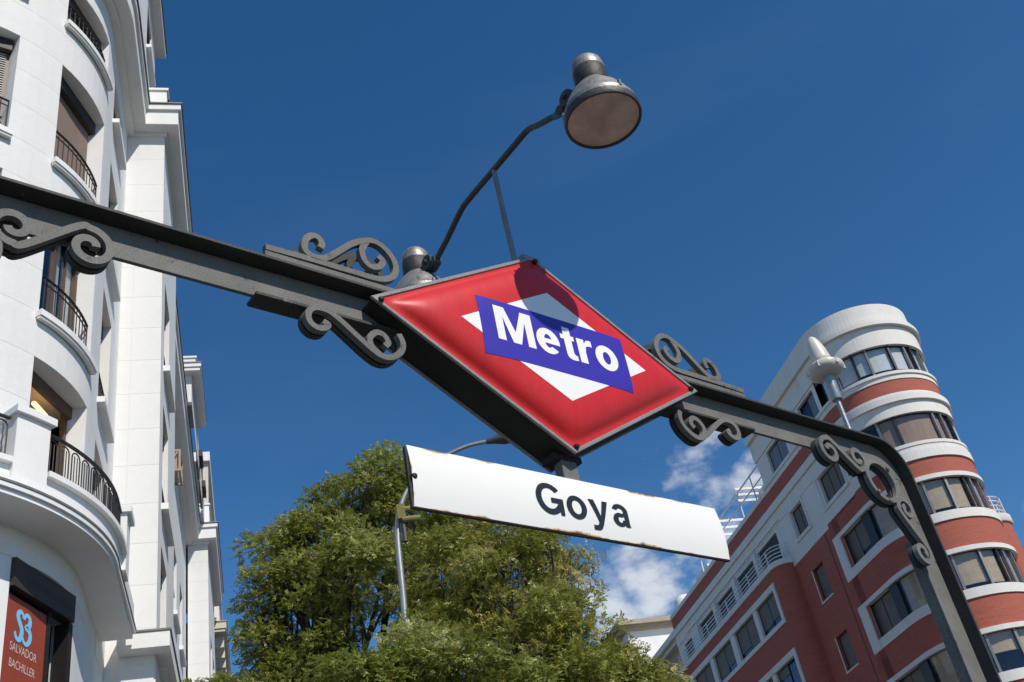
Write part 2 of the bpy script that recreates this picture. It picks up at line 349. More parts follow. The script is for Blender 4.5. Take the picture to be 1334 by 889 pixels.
# local frame: x along the beam, y away from the viewer (y = -v), z up from the sign centre + HZ
def L(o):     # sub-objects keep vertices relative to the sign centre
    o.location = (0, 0, HZ if o.parent.type == 'EMPTY' else 0); return o
arch = tag(arch_root('metro_entrance_arch'), 'dark grey wrought iron portal beam with scroll ornaments over the metro stairs', 'iron arch')
UC, UL = 1.844, 1.884                    # outer edge of the right post and of the left post
def rounded(e, zt, r, n=10):
    outer, ol = UC-e, UL-e
    return [(-ol, -HZ), (-ol, zt-r)]+[(-ol+r-r*cos(pi/2*i/n), zt-r+r*sin(pi/2*i/n)) for i in range(1, n+1)]+[(outer-r+r*sin(pi/2*i/n), zt-r+r*cos(pi/2*i/n)) for i in range(0, n+1)]+[(outer, -HZ)]
def frame_strip(e0, e1, y0, y1, x_lo, x_hi, which):
    """part of the portal between the outlines inset by e0 and e1"""
    mb = MB()
    po = rounded(e0, .056-e0, .150-e0); pi_ = rounded(e1, .056-e1, .150-e1)
    vs = []; n = len(po)
    for a, b in zip(po, pi_): vs += [(a[0], y0, a[1]), (b[0], y0, b[1]), (b[0], y1, b[1]), (a[0], y1, a[1])]
    if which == 'beam': rg = range(1, n-2)
    elif which == 'left': rg = range(0, 1)
    else: rg = range(n-2, n-1)
    fs = []
    for i in rg:
        for k in range(4): fs.append((4*i+k, 4*i+(k+1)%4, 4*i+4+(k+1)%4, 4*i+4+k))
    i0, i1 = rg[0], rg[-1]+1
    fs += [(4*i0, 4*i0+3, 4*i0+2, 4*i0+1), (4*i1, 4*i1+1, 4*i1+2, 4*i1+3)]
    used = sorted({i for f in fs for i in f}); mp_ = {u: k for k, u in enumerate(used)}
    mb.add([vs[u] for u in used], [tuple(mp_[i] for i in f) for f in fs]); return mb
for which, nm in (('beam', 'beam'), ('left', 'post'), ('right', 'post')):
    w = L(frame_strip(.011, .106, .0685, .080, 0, 0, which).build(nm, M['iron'], arch, bevel=.0015))
    fl = L(frame_strip(0, .0108, .020, .128, 0, 0, which).build('flange', M['iron_shaded'], w, bevel=.0015))  # flange colour darkened to stand in for its shaded underside
for x0, x1 in ((UC-.106, UC-.0985), (-UL+.0985, -UL+.106)): L(MB().box(x0, x1, .0802, .116, -HZ, -.36).build('inner_flange', M['iron'], arch, bevel=.0015))
Y_F, Y_B = (.024, .043), (.0500, .0675)
def scroll(lines, name='scroll', w=.0175, back=None):
    for y in (Y_F, back or Y_B):
        mb = MB()
        for i, l in enumerate(lines):
            ww = w; mb.bar(smooth_line(l), ww, y[0]+i*.0006, y[1]-i*.0006)
        L(mb.build(name, M['iron' if y[0] < .04 else 'iron_shaded'], arch, bevel=.0015))  # rear scroll takes the dark copy: painted shade behind the front one
T1 = [(-.763,.143),(-.758,.162),(-.768,.179),(-.787,.179),(-.807,.158),(-.813,.128),(-.804,.111),(-.781,.104),(-.75,.112),(-.71,.148),(-.664,.193),(-.624,.22),(-.586,.233),(-.552,.22),(-.527,.189),(-.521,.152),(-.536,.119),(-.57,.098),(-.61,.092),(-.665,.092),(-.718,.091),(-.80,.091),(-.929,.0865)]
T2 = [(-.611,.222),(-.629,.185),(-.624,.149),(-.603,.133),(-.576,.143),(-.563,.167),(-.577,.181)]
B1 = [(-.775,-.111),(-.761,-.119),(-.776,-.134),(-.799,-.136),(-.816,-.12),(-.816,-.093),(-.799,-.074),(-.771,-.070),(-.749,-.076),(-.717,-.097),(-.68,-.127),(-.643,-.156),(-.61,-.175),(-.578,-.173),(-.545,-.148),(-.533,-.116),(-.542,-.085)]
B2 = [(-.61,-.172),(-.634,-.151),(-.637,-.124),(-.616,-.101),(-.593,-.102),(-.58,-.123),(-.592,-.139)]
mir = lambda l: [(-x, z) for x, z in l]
scroll([T1, T2], w=.0195, back=(.096, .115)); scroll([mir(T1), mir(T2)], w=.0195, back=(.096, .115)); scroll([B1, B2]); scroll([mir(B1), mir(B2)])
def plate(x0, x1, z0, z1):
    lo = z0 < 0
    return L(MB().box(x0, x1, .046 if lo else .026, .104, z0, z1).build('packing_plate', M['iron_shaded' if lo else 'iron'], arch, bevel=.002))
plate(-.93, -.50, .0565, .0775); plate(.50, .93, .0565, .0775)
plate(-.95, -.44, -.0625, -.0505); plate(.44, .95, -.0625, -.0505)
def spiral(c, r, a0, turns, sgn, k=.72, n=16):
    return [(c[0]+r*(1-k*t/n)*cos(radians(a0)+sgn*turns*2*pi*t/n), c[1]+r*(1-k*t/n)*sin(radians(a0)+sgn*turns*2*pi*t/n)) for t in range(n+1)]
for sx in (1, -1):
    g = (lambda l: l) if sx > 0 else (lambda l: [(-x-(UL-UC), z) for x, z in l])
    A, B = (1.335,-.076), (1.500,-.076); Cc, D = (1.700,-.262), (1.692,-.440)
    s1 = list(reversed(spiral(A, .058, 60, 1.30, 1, .74)))+spiral(B, .052, -120, 1.28, 1, .74)
    s2 = list(reversed(spiral(Cc, .051, 205, 1.28, -1, .74)))+spiral(D, .050, 45, 1.28, -1, .74)
    scroll([g(s1)], w=.0195); scroll([g(s2)], w=.0195)
    ring = [(1.610+.084*cos(2*pi*i/36), -.156+.084*sin(2*pi*i/36)) for i in range(37)]
    for y in (Y_F, Y_B):
        mb = MB().bar(g(ring), .020, y[0]-.0007, y[1]+.0007); L(mb.build('ring', M['iron' if y[0] < .04 else 'iron_shaded'], arch, bevel=.0015))  # rear ring coloured as if in shade
    for (x, z) in ((1.545,-.215), (1.672,-.094), (1.60,-.245)):
        L(MB().lathe([(0,-.012),(.009,-.010),(.009,.006),(0,.010)], n=8).add([],[]).build('rivet', M['iron'], arch)).matrix_basis = Matrix.Translation((x if sx > 0 else -x-(UL-UC), .022, HZ+z)) @ Matrix.Rotation(pi/2, 4, 'X')

# --- the rhombus light box
HW, HH = .636, .3663
sign = tag(arch_root('metro_sign'), 'large red rhombus metro light box with blue band and white lettering on the beam', 'metro sign')
def rh(s, y=None): return [(-HW*s, 0), (0, HH*s), (HW*s, 0), (0, -HH*s)]
DEP = .125
def rh_tube(s0, s1, y0, y1):
    a, b = rh(s0), rh(s1); vs = []
    for i in range(4): vs += [(a[i][0], y0, a[i][1]), (b[i][0], y0, b[i][1]), (b[i][0], y1, b[i][1]), (a[i][0], y1, a[i][1])]
    return MB().add(vs, [(4*i+k, 4*i+(k+1)%4, 4*((i+1)%4)+(k+1)%4, 4*((i+1)%4)+k) for i in range(4) for k in range(4)])
L(rh_tube(.985, .95, .010, DEP-.010).build('box_side', M['box'], sign, bevel=.001))
L(rh_tube(1.0, .962, .0, .0098).build('front_frame', M['signframe'], sign, bevel=.0015))
L(rh_tube(1.0, .962, DEP-.0098, DEP).build('back_frame', M['signframe'], sign, bevel=.0015))
BUL = .036
def bulge(x, z, S=.962):
    p = x/(HW*S)+z/(HH*S); q = x/(HW*S)-z/(HH*S)
    e = lambda t: max(0., 1-min(1, abs(t)/.95)**9)
    return BUL*e(p)*e(q)
def panel(ysign, y0):
    def fn(a, b):
        p, q = 2*a-1, 2*b-1; S = .9615
        x = HW*S*(p+q)/2; z = HH*S*(p-q)/2
        return (x, y0-ysign*bulge(x, z), z)
    return MB().grid(fn, 72, 72)
# finer rows near the rim come from the even 72 grid
pnl = L(panel(1, .004).build('red_panel', M['red'], sign, smooth='full'))
L(panel(-1, DEP-.004).build('red_panel', M['red'], sign, smooth='full'))
def on_bulge(mb, lift, name, m, parent):
    mb.v = [(x, .004-bulge(x, z)-lift, z) for (x, y, z) in mb.v]
    return L(mb.build(name, m, parent, smooth='full', normals=False))
zc = -.008
dm = MB().grid(lambda a, b: ((.36*((2*a-1)+(2*b-1))/2), 0, .2005*((2*a-1)-(2*b-1))/2+zc), 24, 24)
on_bulge(dm, .0006, 'white_rhombus', M['white'], sign)
bl = MB().grid(lambda a, b: (-.2925+.572*a, 0, -.106+.206*b+zc+.0015), 40, 16)
on_bulge(bl, .0011, 'blue_band', M['blue'], sign)

# lettering: outlines in plan units, filled and set on the plate
def E(cx, cy, rx, ry, a0, a1, n=28): return [(cx+rx*cos(radians(a0+(a1-a0)*i/n)), cy+ry*sin(radians(a0+(a1-a0)*i/n))) for i in range(n+1)]
def ring_arc(cx, cy, rx, ry, tx, ty, a0, a1): return [E(cx, cy, rx, ry, a0, a1)+E(cx, cy, rx-tx, ry-ty, a1, a0)]
def ring_full(cx, cy, rx, ry, tx, ty): return [E(cx, cy, rx, ry, 0, 360, 48)[:-1], E(cx, cy, rx-tx, ry-ty, 0, 360, 48)[:-1]]
def R_(x0, x1, y0, y1): return [[(x0,y0),(x1,y0),(x1,y1),(x0,y1)]]
# every glyph: list of filled regions; each region is a list of rings (outer, holes). cap height 1, baseline 0
def glyph(ch, t):
    h = .74; v = t*.86
    if ch == 'M':
        return 1.06, [[[(0,0),(0,1),(t*1.32,1),(.53,.33),(1.06-t*1.32,1),(1.06,1),(1.06,0),(1.06-t*.97,0),(1.06-t*.97,.70),(.53+t*.5,0),(.53-t*.5,0),(t*.97,.70),(t*.97,0)]]]
    if ch == 'o':
        return .70, [ring_full(.35, .365, .35, .385, t*1.02, v)]
    if ch == 'e':
        arcp = E(.34, .365, .34, .385, 0, 318, 44)
        inn = E(.34, .365, .34-t*1.0, .385-v*.93, 312, 10, 44)
        return .68, [[arcp+inn], R_(.06, .675, .365-v*.36, .365+v*.36)]
    if ch == 't':
        return .42, [[[(.10,.16),(.10,.97),(.10+t,.97),(.10+t,.21),(.13+t,.155),(.18+t,.145),(.42,.15),(.42,.0),(.33,-.012),(.24,-.012),(.16,.02),(.115,.075)]], R_(0, .10, h-.15, h-.01), R_(.10+t, .41, h-.15, h-.01)]
    if ch == 'r':
        return .46, [R_(0, t, 0, h), [[(t,.40),(t,.62),(.30,.735),(.38,.755),(.46,.75),(.46,.565),(.40,.575),(.32,.56),(.255,.52),(t+.015,.40)]]]
    if ch == 'G':
        o = E(.46, .5, .46, .515, 38, 338, 50); i_ = E(.46, .5, .46-t*1.04, .515-t*.95, 330, 38, 50)
        return .90, [[o+i_], [[(.905-t*.72,0),(.905,0),(.905,.53),(.50,.53),(.50,.53-t*.9),(.905-t*1.0,.53-t*.9),(.905-t*.95,.34)]]]
    if ch == 'y':
        return .70, [[[(0,h),(t*1.10,h),(.355,.20),(.70-t*1.08,h),(.70,h),(.40,-.10),(.345,-.20),(.27,-.245),(.16,-.255),(.055,-.245),(.055,-.10),(.12,-.11),(.19,-.105),(.225,-.07),(.262,.02)]]]
    if ch == 'a':
        b = E(.255, .215, .255, .225, 60, 355, 30)
        bi = E(.265, .215, .255-t*.98, .225-v*.80, 355, 60, 30)
        top = E(.30, .50, .285, .255, 0, 165, 24)+E(.30, .50, .285-t*.95, .255-v*.92, 160, 0, 24)
        return .68, [[top], [[(.585-t*.97,.50),(.585,.50),(.585,.13),(.60,.03),(.63,0),(.63-t*.95-.02,0),(.60-t*.95,.06)]], [b+bi], [[(.36,.42),(.585-t*.97,.475),(.585-t*.97,.33),(.30,.30)]]]
def text_mesh(s, t, gap, height, aspect=1.0):
    """returns verts (x, z) and faces for the word, its left foot at the origin"""
    verts, faces = [], []; x = 0; step = 0
    for ch in s:
        w, regs = glyph(ch, t)
        for reg in regs:
            cu = bpy.data.curves.new('letter', 'CURVE'); cu.dimensions = '2D'; cu.fill_mode = 'BOTH'
            for rg_ in reg:
                sp = cu.splines.new('POLY'); sp.points.add(len(rg_)-1); sp.use_cyclic_u = True
                for p_, (a, b) in zip(sp.points, rg_): p_.co = (a, b, 0, 1)
            ob = bpy.data.objects.new('letter', cu); COL.objects.link(ob)
            dg = bpy.context.evaluated_depsgraph_get(); me = bpy.data.meshes.new_from_object(ob.evaluated_get(dg))
            bm = bmesh.new(); bm.from_mesh(me); bmesh.ops.triangulate(bm, faces=bm.faces)
            for _ in range(3): bmesh.ops.subdivide_edges(bm, edges=[e for e in bm.edges if e.calc_length() > .16], cuts=1, use_grid_fill=True)
            bmesh.ops.triangulate(bm, faces=bm.faces); bm.to_mesh(me); bm.free()
            b0 = len(verts); verts += [((x+v_.co.x)*height*aspect, v_.co.y*height, step) for v_ in me.vertices]; faces += [tuple(b0+i for i in p_.vertices) for p_ in me.polygons]
            bpy.data.objects.remove(ob); bpy.data.curves.remove(cu); bpy.data.meshes.remove(me); step += 1
        x += w+gap
    return verts, faces, (x-gap)*height*aspect
tv, tf, tw = text_mesh('Metro', .225, .075, .123)
k_ = .475/tw
mbt = MB(); mbt.add([(-.237+x*k_, 0, -.0515+z) for x, z, s in tv], tf)
stp = [s*.00002 for x, z, s in tv]
mbt.v = [(x, .004-bulge(x, z)-.0019-e_, z) for (x, y, z), e_ in zip(mbt.v, stp)]
L(mbt.build('lettering', M['white'], sign, normals=False))
for (x, z) in ((-.605,-.004), (.600,.0), (.012,.347), (.004,-.345)):
    o = L(MB().lathe([(0,.009),(.006,.008),(.0085,.004),(.009,-.004),(0,-.004)], n=12).build('panel_bolt', M['boltm'], sign)); o.matrix_basis = Matrix.Translation((x, -.001, HZ+z)) @ Matrix.Rotation(pi/2, 4, 'X')
L(MB().box(-.035, .035, -.0005, .05, .349, .3685).build('top_cap', M['signframe'], sign, bevel=.002))
L(MB().box(-.055, .05, .035, .095, -.372, -.352).build('bottom_cap', M['box'], sign, bevel=.002))

# --- name board hanging below
goya = tag(arch_root('station_name_board'), 'long white enamel board with black station name and rusty edges under the red rhombus', 'name board')
GZ = -.5265; GH = .0865
def gf(a, b):
    x = -.566+1.132*a; z = -GH+2*GH*b
    return (x, .026-.0085*(1-(z/GH)**2), z)
gp = MB().grid(gf, 12, 10)
gp.add([(-.566,.026,-GH),(.566,.026,-GH),(.566,.026,GH),(-.566,.026,GH),(-.566,.038,-GH),(.566,.038,-GH),(.566,.038,GH),(-.566,.038,GH)], [(0,1,5,4),(1,2,6,5),(2,3,7,6),(3,0,4,7),(4,5,6,7)])
pl_ = gp.build('enamel_plate', M['enamel'], goya, smooth=True); pl_.location = (0, 0, HZ+GZ)
edge = MB().box(-.570, .570, .028, .0385, -GH-.0026, -GH-.0004).box(-.5698, -.5664, .0282, .0383, -GH, GH*.98).box(.5664, .5698, .0282, .0383, -GH, GH*.4)
edge.build('rusty_rim', mat('rust', (.06,.045,.035), .8, 0, .4, 12, .3, 60), goya).location = (0, 0, HZ+GZ)
tv, tf, tw = text_mesh('Goya', .180, .12, .0925)
k_ = .344/tw
mbt = MB().add([(-.172+x*k_, .026-.0085*(1-((z-.0425)/GH)**2)-.0016-s*.00004, z-.0425) for x, z, s in tv], tf)
mbt.build('lettering', M['black'], goya, normals=False).location = (0, 0, HZ+GZ)
L(MB().box(-.028, .030, .0392, .075, GZ+GH-.06, -.352).build('hanger', M['iron'], goya, bevel=.002))
for x in (-.5585,):
    o = MB().lathe([(0,.009),(.006,.008),(.0085,.004),(.009,-.006),(0,-.006)], n=12).build('board_screw', M['boltm'], goya); o.matrix_basis = Matrix.Translation((x, .022, HZ-.532)) @ Matrix.Rotation(pi/2, 4, 'X')

# --- double arm floodlight over the sign
fl = tag(arch_root('sign_floodlight'), 'bent grey pipe carrying two bell shaped spun metal lamps over the red rhombus', 'floodlight')
VC = .080
def vy(v): return -v
arm = smooth_line([(0, vy(.292), .762), (0, vy(.19), .803), (0, vy(.125), .833), (0, vy(.06), .833), (0, vy(-.08), .826), (0, vy(-.24), .818), (0, vy(-.295), .806), (0, vy(-.40), .752), (0, vy(-.485), .715)], 5)
L(MB().tube(arm, .0112, 12).build('pipe_arm', M['pipe'], fl, smooth=True))
L(MB().tube([(0, .075, .34), (0, .080, .60), (0, .080, .822)], [.0105, .0105, .0095], 12).build('strut', M['strut'], fl, smooth=True))
L(MB().tube([(0, vy(.255), .776), (0, vy(.30), .757)], [.0145, .0165], 10).build('tape_wrap', M['teal'], fl))
def lamp(v, s):
    cx, cy, z = 0, vy(v), .587
    sh = MB().lathe([(.112,0),(.118,.0),(.1195,.004),(.118,.030),(.112,.036),(.104,.062),(.088,.092),(.066,.122),(.054,.136),(.053,.142)], (cx, cy, z), 40)
    sh.lathe([(.112,0),(.112,.028),(.10,.055),(.08,.085),(.05,.125)], (cx, cy, z), 40)
    so_ = L(sh.build('lamp_shade', M['spun'], fl, smooth=True))
    L(MB().lathe([(0,-.004),(.06,-.005),(.1125,-.008)], (cx, cy, z), 36).build('lens', M['lens'], so_, smooth='full'))
    L(MB().lathe([(.1125,-.006),(.1135,-.014),(.1200,-.014),(.1225,-.008),(.1225,.010),(.119,.0115)], (cx, cy, z), 40).build('rim_gasket', M['iron_dark'], so_, smooth=True))
    cap = L(MB().lathe([(.053,.205),(.0545,.207),(.0545,.222),(.050,.246),(.038,.262),(.02,.272),(0,.275)], (cx, cy, z), 32).build('dome_cap', M['spun'], fl, smooth=True))
    L(MB().lathe([(.053,.138),(.0542,.140),(.0542,.206),(.053,.208)], (cx, cy, z), 32).build('cap_band', M['band'], cap, smooth=True))
    for k in range(3):
        a = radians(20+120*k); L(MB().box(cx+.117*cos(a)-.004, cx+.117*cos(a)+.004, cy+.117*sin(a)-.004, cy+.117*sin(a)+.004, z+.022, z+.046).build('clip', M['galv'], so_))
    kn = MB()
    y0 = cy+s*.060; y1 = vy(.292) if s > 0 else vy(-.485); zz = (.762 if s > 0 else .715)
    kn.tube([(-.022, (y0+y1)/2+s*.0, zz+.012), (.022, (y0+y1)/2, zz+.012)], .030, 14)
    kn.tube([(-.016, y1, zz), (.016, y1, zz)], .019, 12)
    kn.box(-.011, .011, min(y0, y1)-.004, max(y0, y1)+.004, zz-.016, zz+.022)
    kn.tube([(-.034, (y0+y1)/2, zz+.012), (.034, (y0+y1)/2, zz+.012)], .009, 8)
    L(kn.build('knuckle_joint', M['iron_dark'], fl, smooth=True, bevel=.001))
lamp(.441, 1); lamp(-.600, -1)

# --- white beacon on its rod
be = tag(arch_root('beacon'), 'weathered white cone shaped beacon on a short rod above the right end of the beam', 'beacon')
bx, by = 1.595, .066
L(MB().tube([(bx, by, .060), (bx, by, .25)], .0100, 12).build('rod', M['galv'], be, smooth=True))
L(MB().lathe([(0,.232),(.021,.232),(.0225,.236),(.0225,.345),(0,.346)], (bx, by, 0), 24).build('socket', M['galv'], be, smooth=True))
L(MB().lathe([(0,.342),(.030,.342),(.060,.352),(.074,.366),(.078,.378),(.076,.390),(.058,.404),(.040,.412),(.0385,.416),(0,.417)], (bx, by, 0), 36).build('bowl', M['beacon'], be, smooth=True))
L(MB().lathe([(.0385,.414),(.041,.420),(.0405,.430),(.038,.450),(.034,.480),(.026,.512),(.017,.532),(.008,.542),(0,.545)], (bx, by, 0), 28, lean=(-.07,.02)).build('cone', M['beacon'], be, smooth=True))
for k in range(6):
    a = radians(60*k+15); L(MB().box(bx+.074*cos(a)-.006, bx+.074*cos(a)+.006, by+.074*sin(a)-.006, by+.074*sin(a)+.006, .364, .391).build('lug', M['beacon'], be, bevel=.002))

# ------------------------------------------------------------------ white corner building (local x = across the street, y = along the street)
def B_root(name, a0, c0):
    o = empty(name, (a0*cos(RZ)-c0*sin(RZ), a0*sin(RZ)+c0*cos(RZ), 0), RZ); o['_a'] = a0; o['_c'] = c0; return o
class Bld:
    def __init__(s, name, a0, c0, label, cat): s.r = tag(B_root(name, a0, c0), label, cat); s.a, s.c = a0, c0; del s.r['_a']; del s.r['_c']
    def mb(s, T=None):
        if T: return MB(lambda x, y, z: (lambda p: (p[0]-s.a, p[1]-s.c, p[2]+CAMH))(T(x, y, z)))
        return MB(lambda x, y, z: (x-s.a, y-s.c, z+CAMH))
    def put(s, mb, name, m, parent=None, **k): return mb.build(name, m, parent or s.r, **k)
WB = Bld('corner_apartment_building', -5.1, 15.05, 'white apartment building with rounded corner, curved balcony and iron railings at left', 'building')
CX, CY, RW = -5.1, 15.05, 2.8
AW = CX+RW                                   # street wall plane
def P(r, phi): return (CX+r*cos(radians(phi)), CY+r*sin(radians(phi)))
def ringpath(r, a0, a1, n=None, tail=None):
    n = n or max(2, int(abs(a1-a0)/4)); p = [P(r, a0+(a1-a0)*i/n) for i in range(n+1)]
    if tail: p.append((CX+r, tail))
    return p
# travel from negative phi to positive: outward is to the right
FL = 3.0925; HEAD0 = 15.82
W1 = (-36, -5); W0 = (-84, -53); W2 = (-132, -101)
# core: dark interior
core = WB.mb()
core.lathe([(2.0, -CAMH), (2.0, 19.6)], (CX, CY, 0), 40); core.box(CX-6, AW-.55, CY+.05, 45, -CAMH, 19.4)
WB.put(core, 'interior', M['core'])
# wall panels in courses; joints are real gaps
CO = FL/4; GAP = .005
levels = [HEAD0-FL*2-.0+k*CO for k in range(-4, 13)]     # from about 6.5 up to 18.9
piers = [(-150, -132), (-101, -84), (-53, -36)]
wins = [W0, W1, W2]
proto = {}
def panel_at(key, path, z, h):
    if key not in proto:
        proto[key] = WB.put(WB.mb().sweep(path, -.34, -.0085, 0, h).sweep(path, -.0084, 0, GAP/2, h-GAP/2), 'wall_panel', M['stucco']); o = proto[key]
    else: o = dup(proto[key])
    o.location = (0, 0, z); return o
ztop = 18.9
def solid(z, w):
    """is this course of a window bay wall? windows run head-2.32 .. head"""
    for k in range(-1, 3):
        hd = HEAD0-FL*k
        if hd-2.32 < z+CO/2 < hd and not (hd > 18): return False
    return True
for z in levels:
    h = min(CO, ztop-z)
    if h < .2: continue
    for i, (a0, a1) in enumerate(piers):
        w_ = a1-a0; d = 0
        panel_at(('pier', i, round(h, 3)), ringpath(RW, a0+d, a1-d), z, h)
    panel_at(('flatpier', round(h, 3)), ringpath(RW, -5, 0, 2, 15.73), z, h)
    panel_at(('flatpier2', round(h, 3)), [(AW, 16.91), (AW, 17.94)], z, h)
    if z+1e-6 < 7.2-.1: continue
    for j, (a0, a1) in enumerate(wins):
        open_ = False
        for k in range(-1, 3):
            hd = HEAD0-FL*k
            zb = hd-2.32 if k >= 0 else 16.94
            hh = hd if k >= 0 else 18.12
            if k == 2: zb = 7.2
            if zb-.02 < z+h/2 < hh+.02: open_ = True
        if not open_:
            panel_at(('spandrel', j, round(h, 3)), ringpath(RW, a0, a1), z, h)
            if j == 1: panel_at(('spandrelflat', round(h, 3)), [(AW, 15.73), (AW, 16.91)], z, h)
# closing strips where the courses do not meet the openings exactly
for (a0, a1) in wins:
    WB.put(WB.mb().sweep(ringpath(RW-.002, a0, a1), -.33, 0, 18.12, 18.9), 'lintel', M['stucco'])
    WB.put(WB.mb().sweep(ringpath(RW-.002, a0, a1), -.33, 0, 16.60, 16.94), 'apron', M['stucco'])
WB.put(WB.mb().sweep([(AW-.002, 15.73), (AW-.002, 16.91)], -.33, 0, 18.12, 18.9), 'lintel', M['stucco'])
WB.put(WB.mb().sweep([(AW-.002, 15.73), (AW-.002, 16.91)], -.33, 0, 16.60, 16.94), 'apron', M['stucco'])

def window(kind, o, d, width, z0, z1, blind=1.0, hinge=True):
    """o: plan point of the left jamb at the frame plane, d: plan direction along the window; outward is to the right of d"""
    d = np.array(d, float)/np.linalg.norm(d); nn = np.array([d[1], -d[0]])
    T = lambda x, y, z: (o[0]+d[0]*x+nn[0]*y, o[1]+d[1]*x+nn[1]*y, z)
    fm = M['wood'] if kind != 'grey' else M['frame_dark']
    f = WB.mb(T); t = .06
    f.box(0, t, -.05, .03, z0, z1).box(width-t, width, -.05, .03, z0, z1).box(t, width-t, -.05, .03, z1-t, z1).box(t, width-t, -.05, .03, z0, z0+t)
    if kind != 'lit':
        f.box(width/2-.04, width/2+.04, -.045, .025, z0+t, z1-t)
        for x in (width*.25, width*.75): f.box(x-.012, x+.012, -.04, .012, z0+t, z1-t)
    w = WB.put(f, 'window', fm)
    if kind != 'lit': WB.put(WB.mb(T).box(t, width-t, -.022, -.012, z0+t, z1-t), 'pane', M['pane'], w)
    zt = z1-(z1-z0)*blind
    if kind == 'cloth':
        WB.put(WB.mb(T).box(t*.6, width-t*.6, .034, .046, zt+.02, z1-.20), 'roller_blind', M['cloth'], w)
        WB.put(WB.mb(T).box(.0, width, .034, .16, z1-.26, z1-.005), 'shutter_box', M['shutterbox'], w)
    elif kind == 'slats':
        mb = WB.mb(T); n = int((z1-zt-.2)/.055)
        for k in range(n):
            zz = z1-.2-k*.055; mb.add([(t, .034, zz), (width-t, .034, zz), (width-t, .060, zz-.047), (t, .060, zz-.047), (t, .030, zz), (width-t, .030, zz), (width-t, .056, zz-.050), (t, .056, zz-.050)], [(0,1,2,3),(4,7,6,5),(3,2,6,7),(0,4,5,1)])
        WB.put(mb, 'slatted_blind', M['slat'], w)
        WB.put(WB.mb(T).box(.0, width, .034, .16, z1-.26, z1-.005), 'shutter_box', M['shutterbox'], w)
    elif kind == 'open':
        WB.put(WB.mb(T).box(t, t+.16, -.10, -.06, z0+.1, z1-.1).box(width/2+.05, width/2+.25, -.10, -.06, z0+.1, z1-.1).box(width-.25, width-t, -.10, -.06, z0+.1, z1-.1), 'net_curtain', M['slat'], w)
        WB.put(WB.mb(T).box(.0, width, .034, .12, z1-.16, z1-.005), 'shutter_box', M['wood'], w)
    elif kind == 'lit':
        WB.put(WB.mb(T).box(.0, width, .034, .10, z1-.20, z1-.005), 'pelmet', M['wood'], w)
        WB.put(WB.mb(T).box(t, t+.42, -.5, -.45, z0, z1-.05).box(width-.3, width-t, -.42, -.37, z0, z1-.05), 'door_leaf', M['cream'], w)
    return w
def railing(path, z0, h, parent, step=.115, deco=True):
    mb = WB.mb()
    mb.sweep(path, -.018, .018, z0+h-.018, z0+h); mb.sweep(path, -.012, .012, z0+.05, z0+.066); mb.sweep(path, -.010, .010, z0+h-.13, z0+h-.118)
    Pp = np.array(path); sg = np.linalg.norm(np.diff(Pp, axis=0), axis=1); tot = sg.sum(); n = int(tot/step)
    for k in range(n+1):
        s_ = tot*k/n; i = 0
        while i < len(sg)-1 and s_ > sg[i]: s_ -= sg[i]; i += 1
        q = Pp[i]+(Pp[i+1]-Pp[i])*min(1, s_/sg[i]); mb.box(q[0]-.008, q[0]+.008, q[1]-.008, q[1]+.008, z0, z0+h-.018)
        if deco and k % 2 == 0:
            mb.tube([(q[0]+.055*cos(a_)*0-.0, q[1]+.0, z0+.34+.055*sin(a_)) for a_ in (0, 1)], .012, 6)
    return WB.put(mb, 'railing', M['railm'], parent)
def corner_windows(phis, k, kind, blind, rail=True, sill=True):
    a0, a1 = phis; hd = HEAD0-FL*k; zb = hd-2.32; zt = hd
    if k < 0: zb, zt = 16.94, 18.12
    if k == 2: zb = 7.2
    p0, p1 = np.array(P(2.50, a0)), np.array(P(2.50, a1)); wd = np.linalg.norm(p1-p0)
    w = window(kind, p0, p1-p0, wd, zb, zt, blind)
    if sill: WB.put(WB.mb().sweep(ringpath(RW-.002, a0-1.0, a1+1.0), -.30, .115, zb-.11, zb-.005).sweep(ringpath(RW+.02, a0-.8, a1+.8), -.0, .07, zb-.15, zb-.112), 'sill', M['trim'], w)
    if rail: railing(ringpath(RW-.07, a0+.3, a1-.3, 10), zb, .78 if k >= 0 else .66, w)
    return w
corner_windows(W1, -1, 'cloth', .98); corner_windows(W1, 0, 'cloth', 1.0); corner_windows(W1, 1, 'open', 0)
w3 = corner_windows(W1, 2, 'lit', 0, rail=False, sill=False)
corner_windows(W0, -1, 'slats', .9); corner_windows(W0, 0, 'slats', .97); corner_windows(W0, 1, 'cloth', .7); corner_windows(W0, 2, 'lit', 0, rail=False, sill=False)
for k in (-1, 0, 1, 2): corner_windows(W2, k, 'cloth', 1.0, rail=k < 2, sill=k < 2)
# room behind the open balcony door
room = WB.mb().sweep(ringpath(1.3, -50, 10, 8), -.02, 0, 7.2, 9.7)
WB.put(room, 'room_wall', M['cream'])
WB.put(WB.mb().sweep(ringpath(2.42, -50, 8, 8), -1.1, 0, 9.66, 9.68), 'room_ceiling', M['trim'])
q0, q1 = P(2.3, -21), P(2.3, -11)
WB.put(WB.mb().tube([(*q0, 9.38), (*q1, 9.38)], .035, 8), 'strip_lamp', M['lampstrip'], w3)
# flat windows between the round corner and the bay
for k in (-1, 0, 1, 2):
    hd = HEAD0-FL*k; zb, zt = (hd-2.32, hd) if k >= 0 else (16.94, 18.12)
    w = window('cloth', (AW-.30, 15.73), (0, 1), 1.18, zb, zt, 1.0)
    WB.put(WB.mb().sweep([(AW-.002, 15.66), (AW-.002, 16.98)], -.28, .13, zb-.11, zb-.005), 'sill', M['trim'], w)
    railing([(AW-.06, 15.76), (AW-.06, 16.88)], zb, .75, w, deco=False)

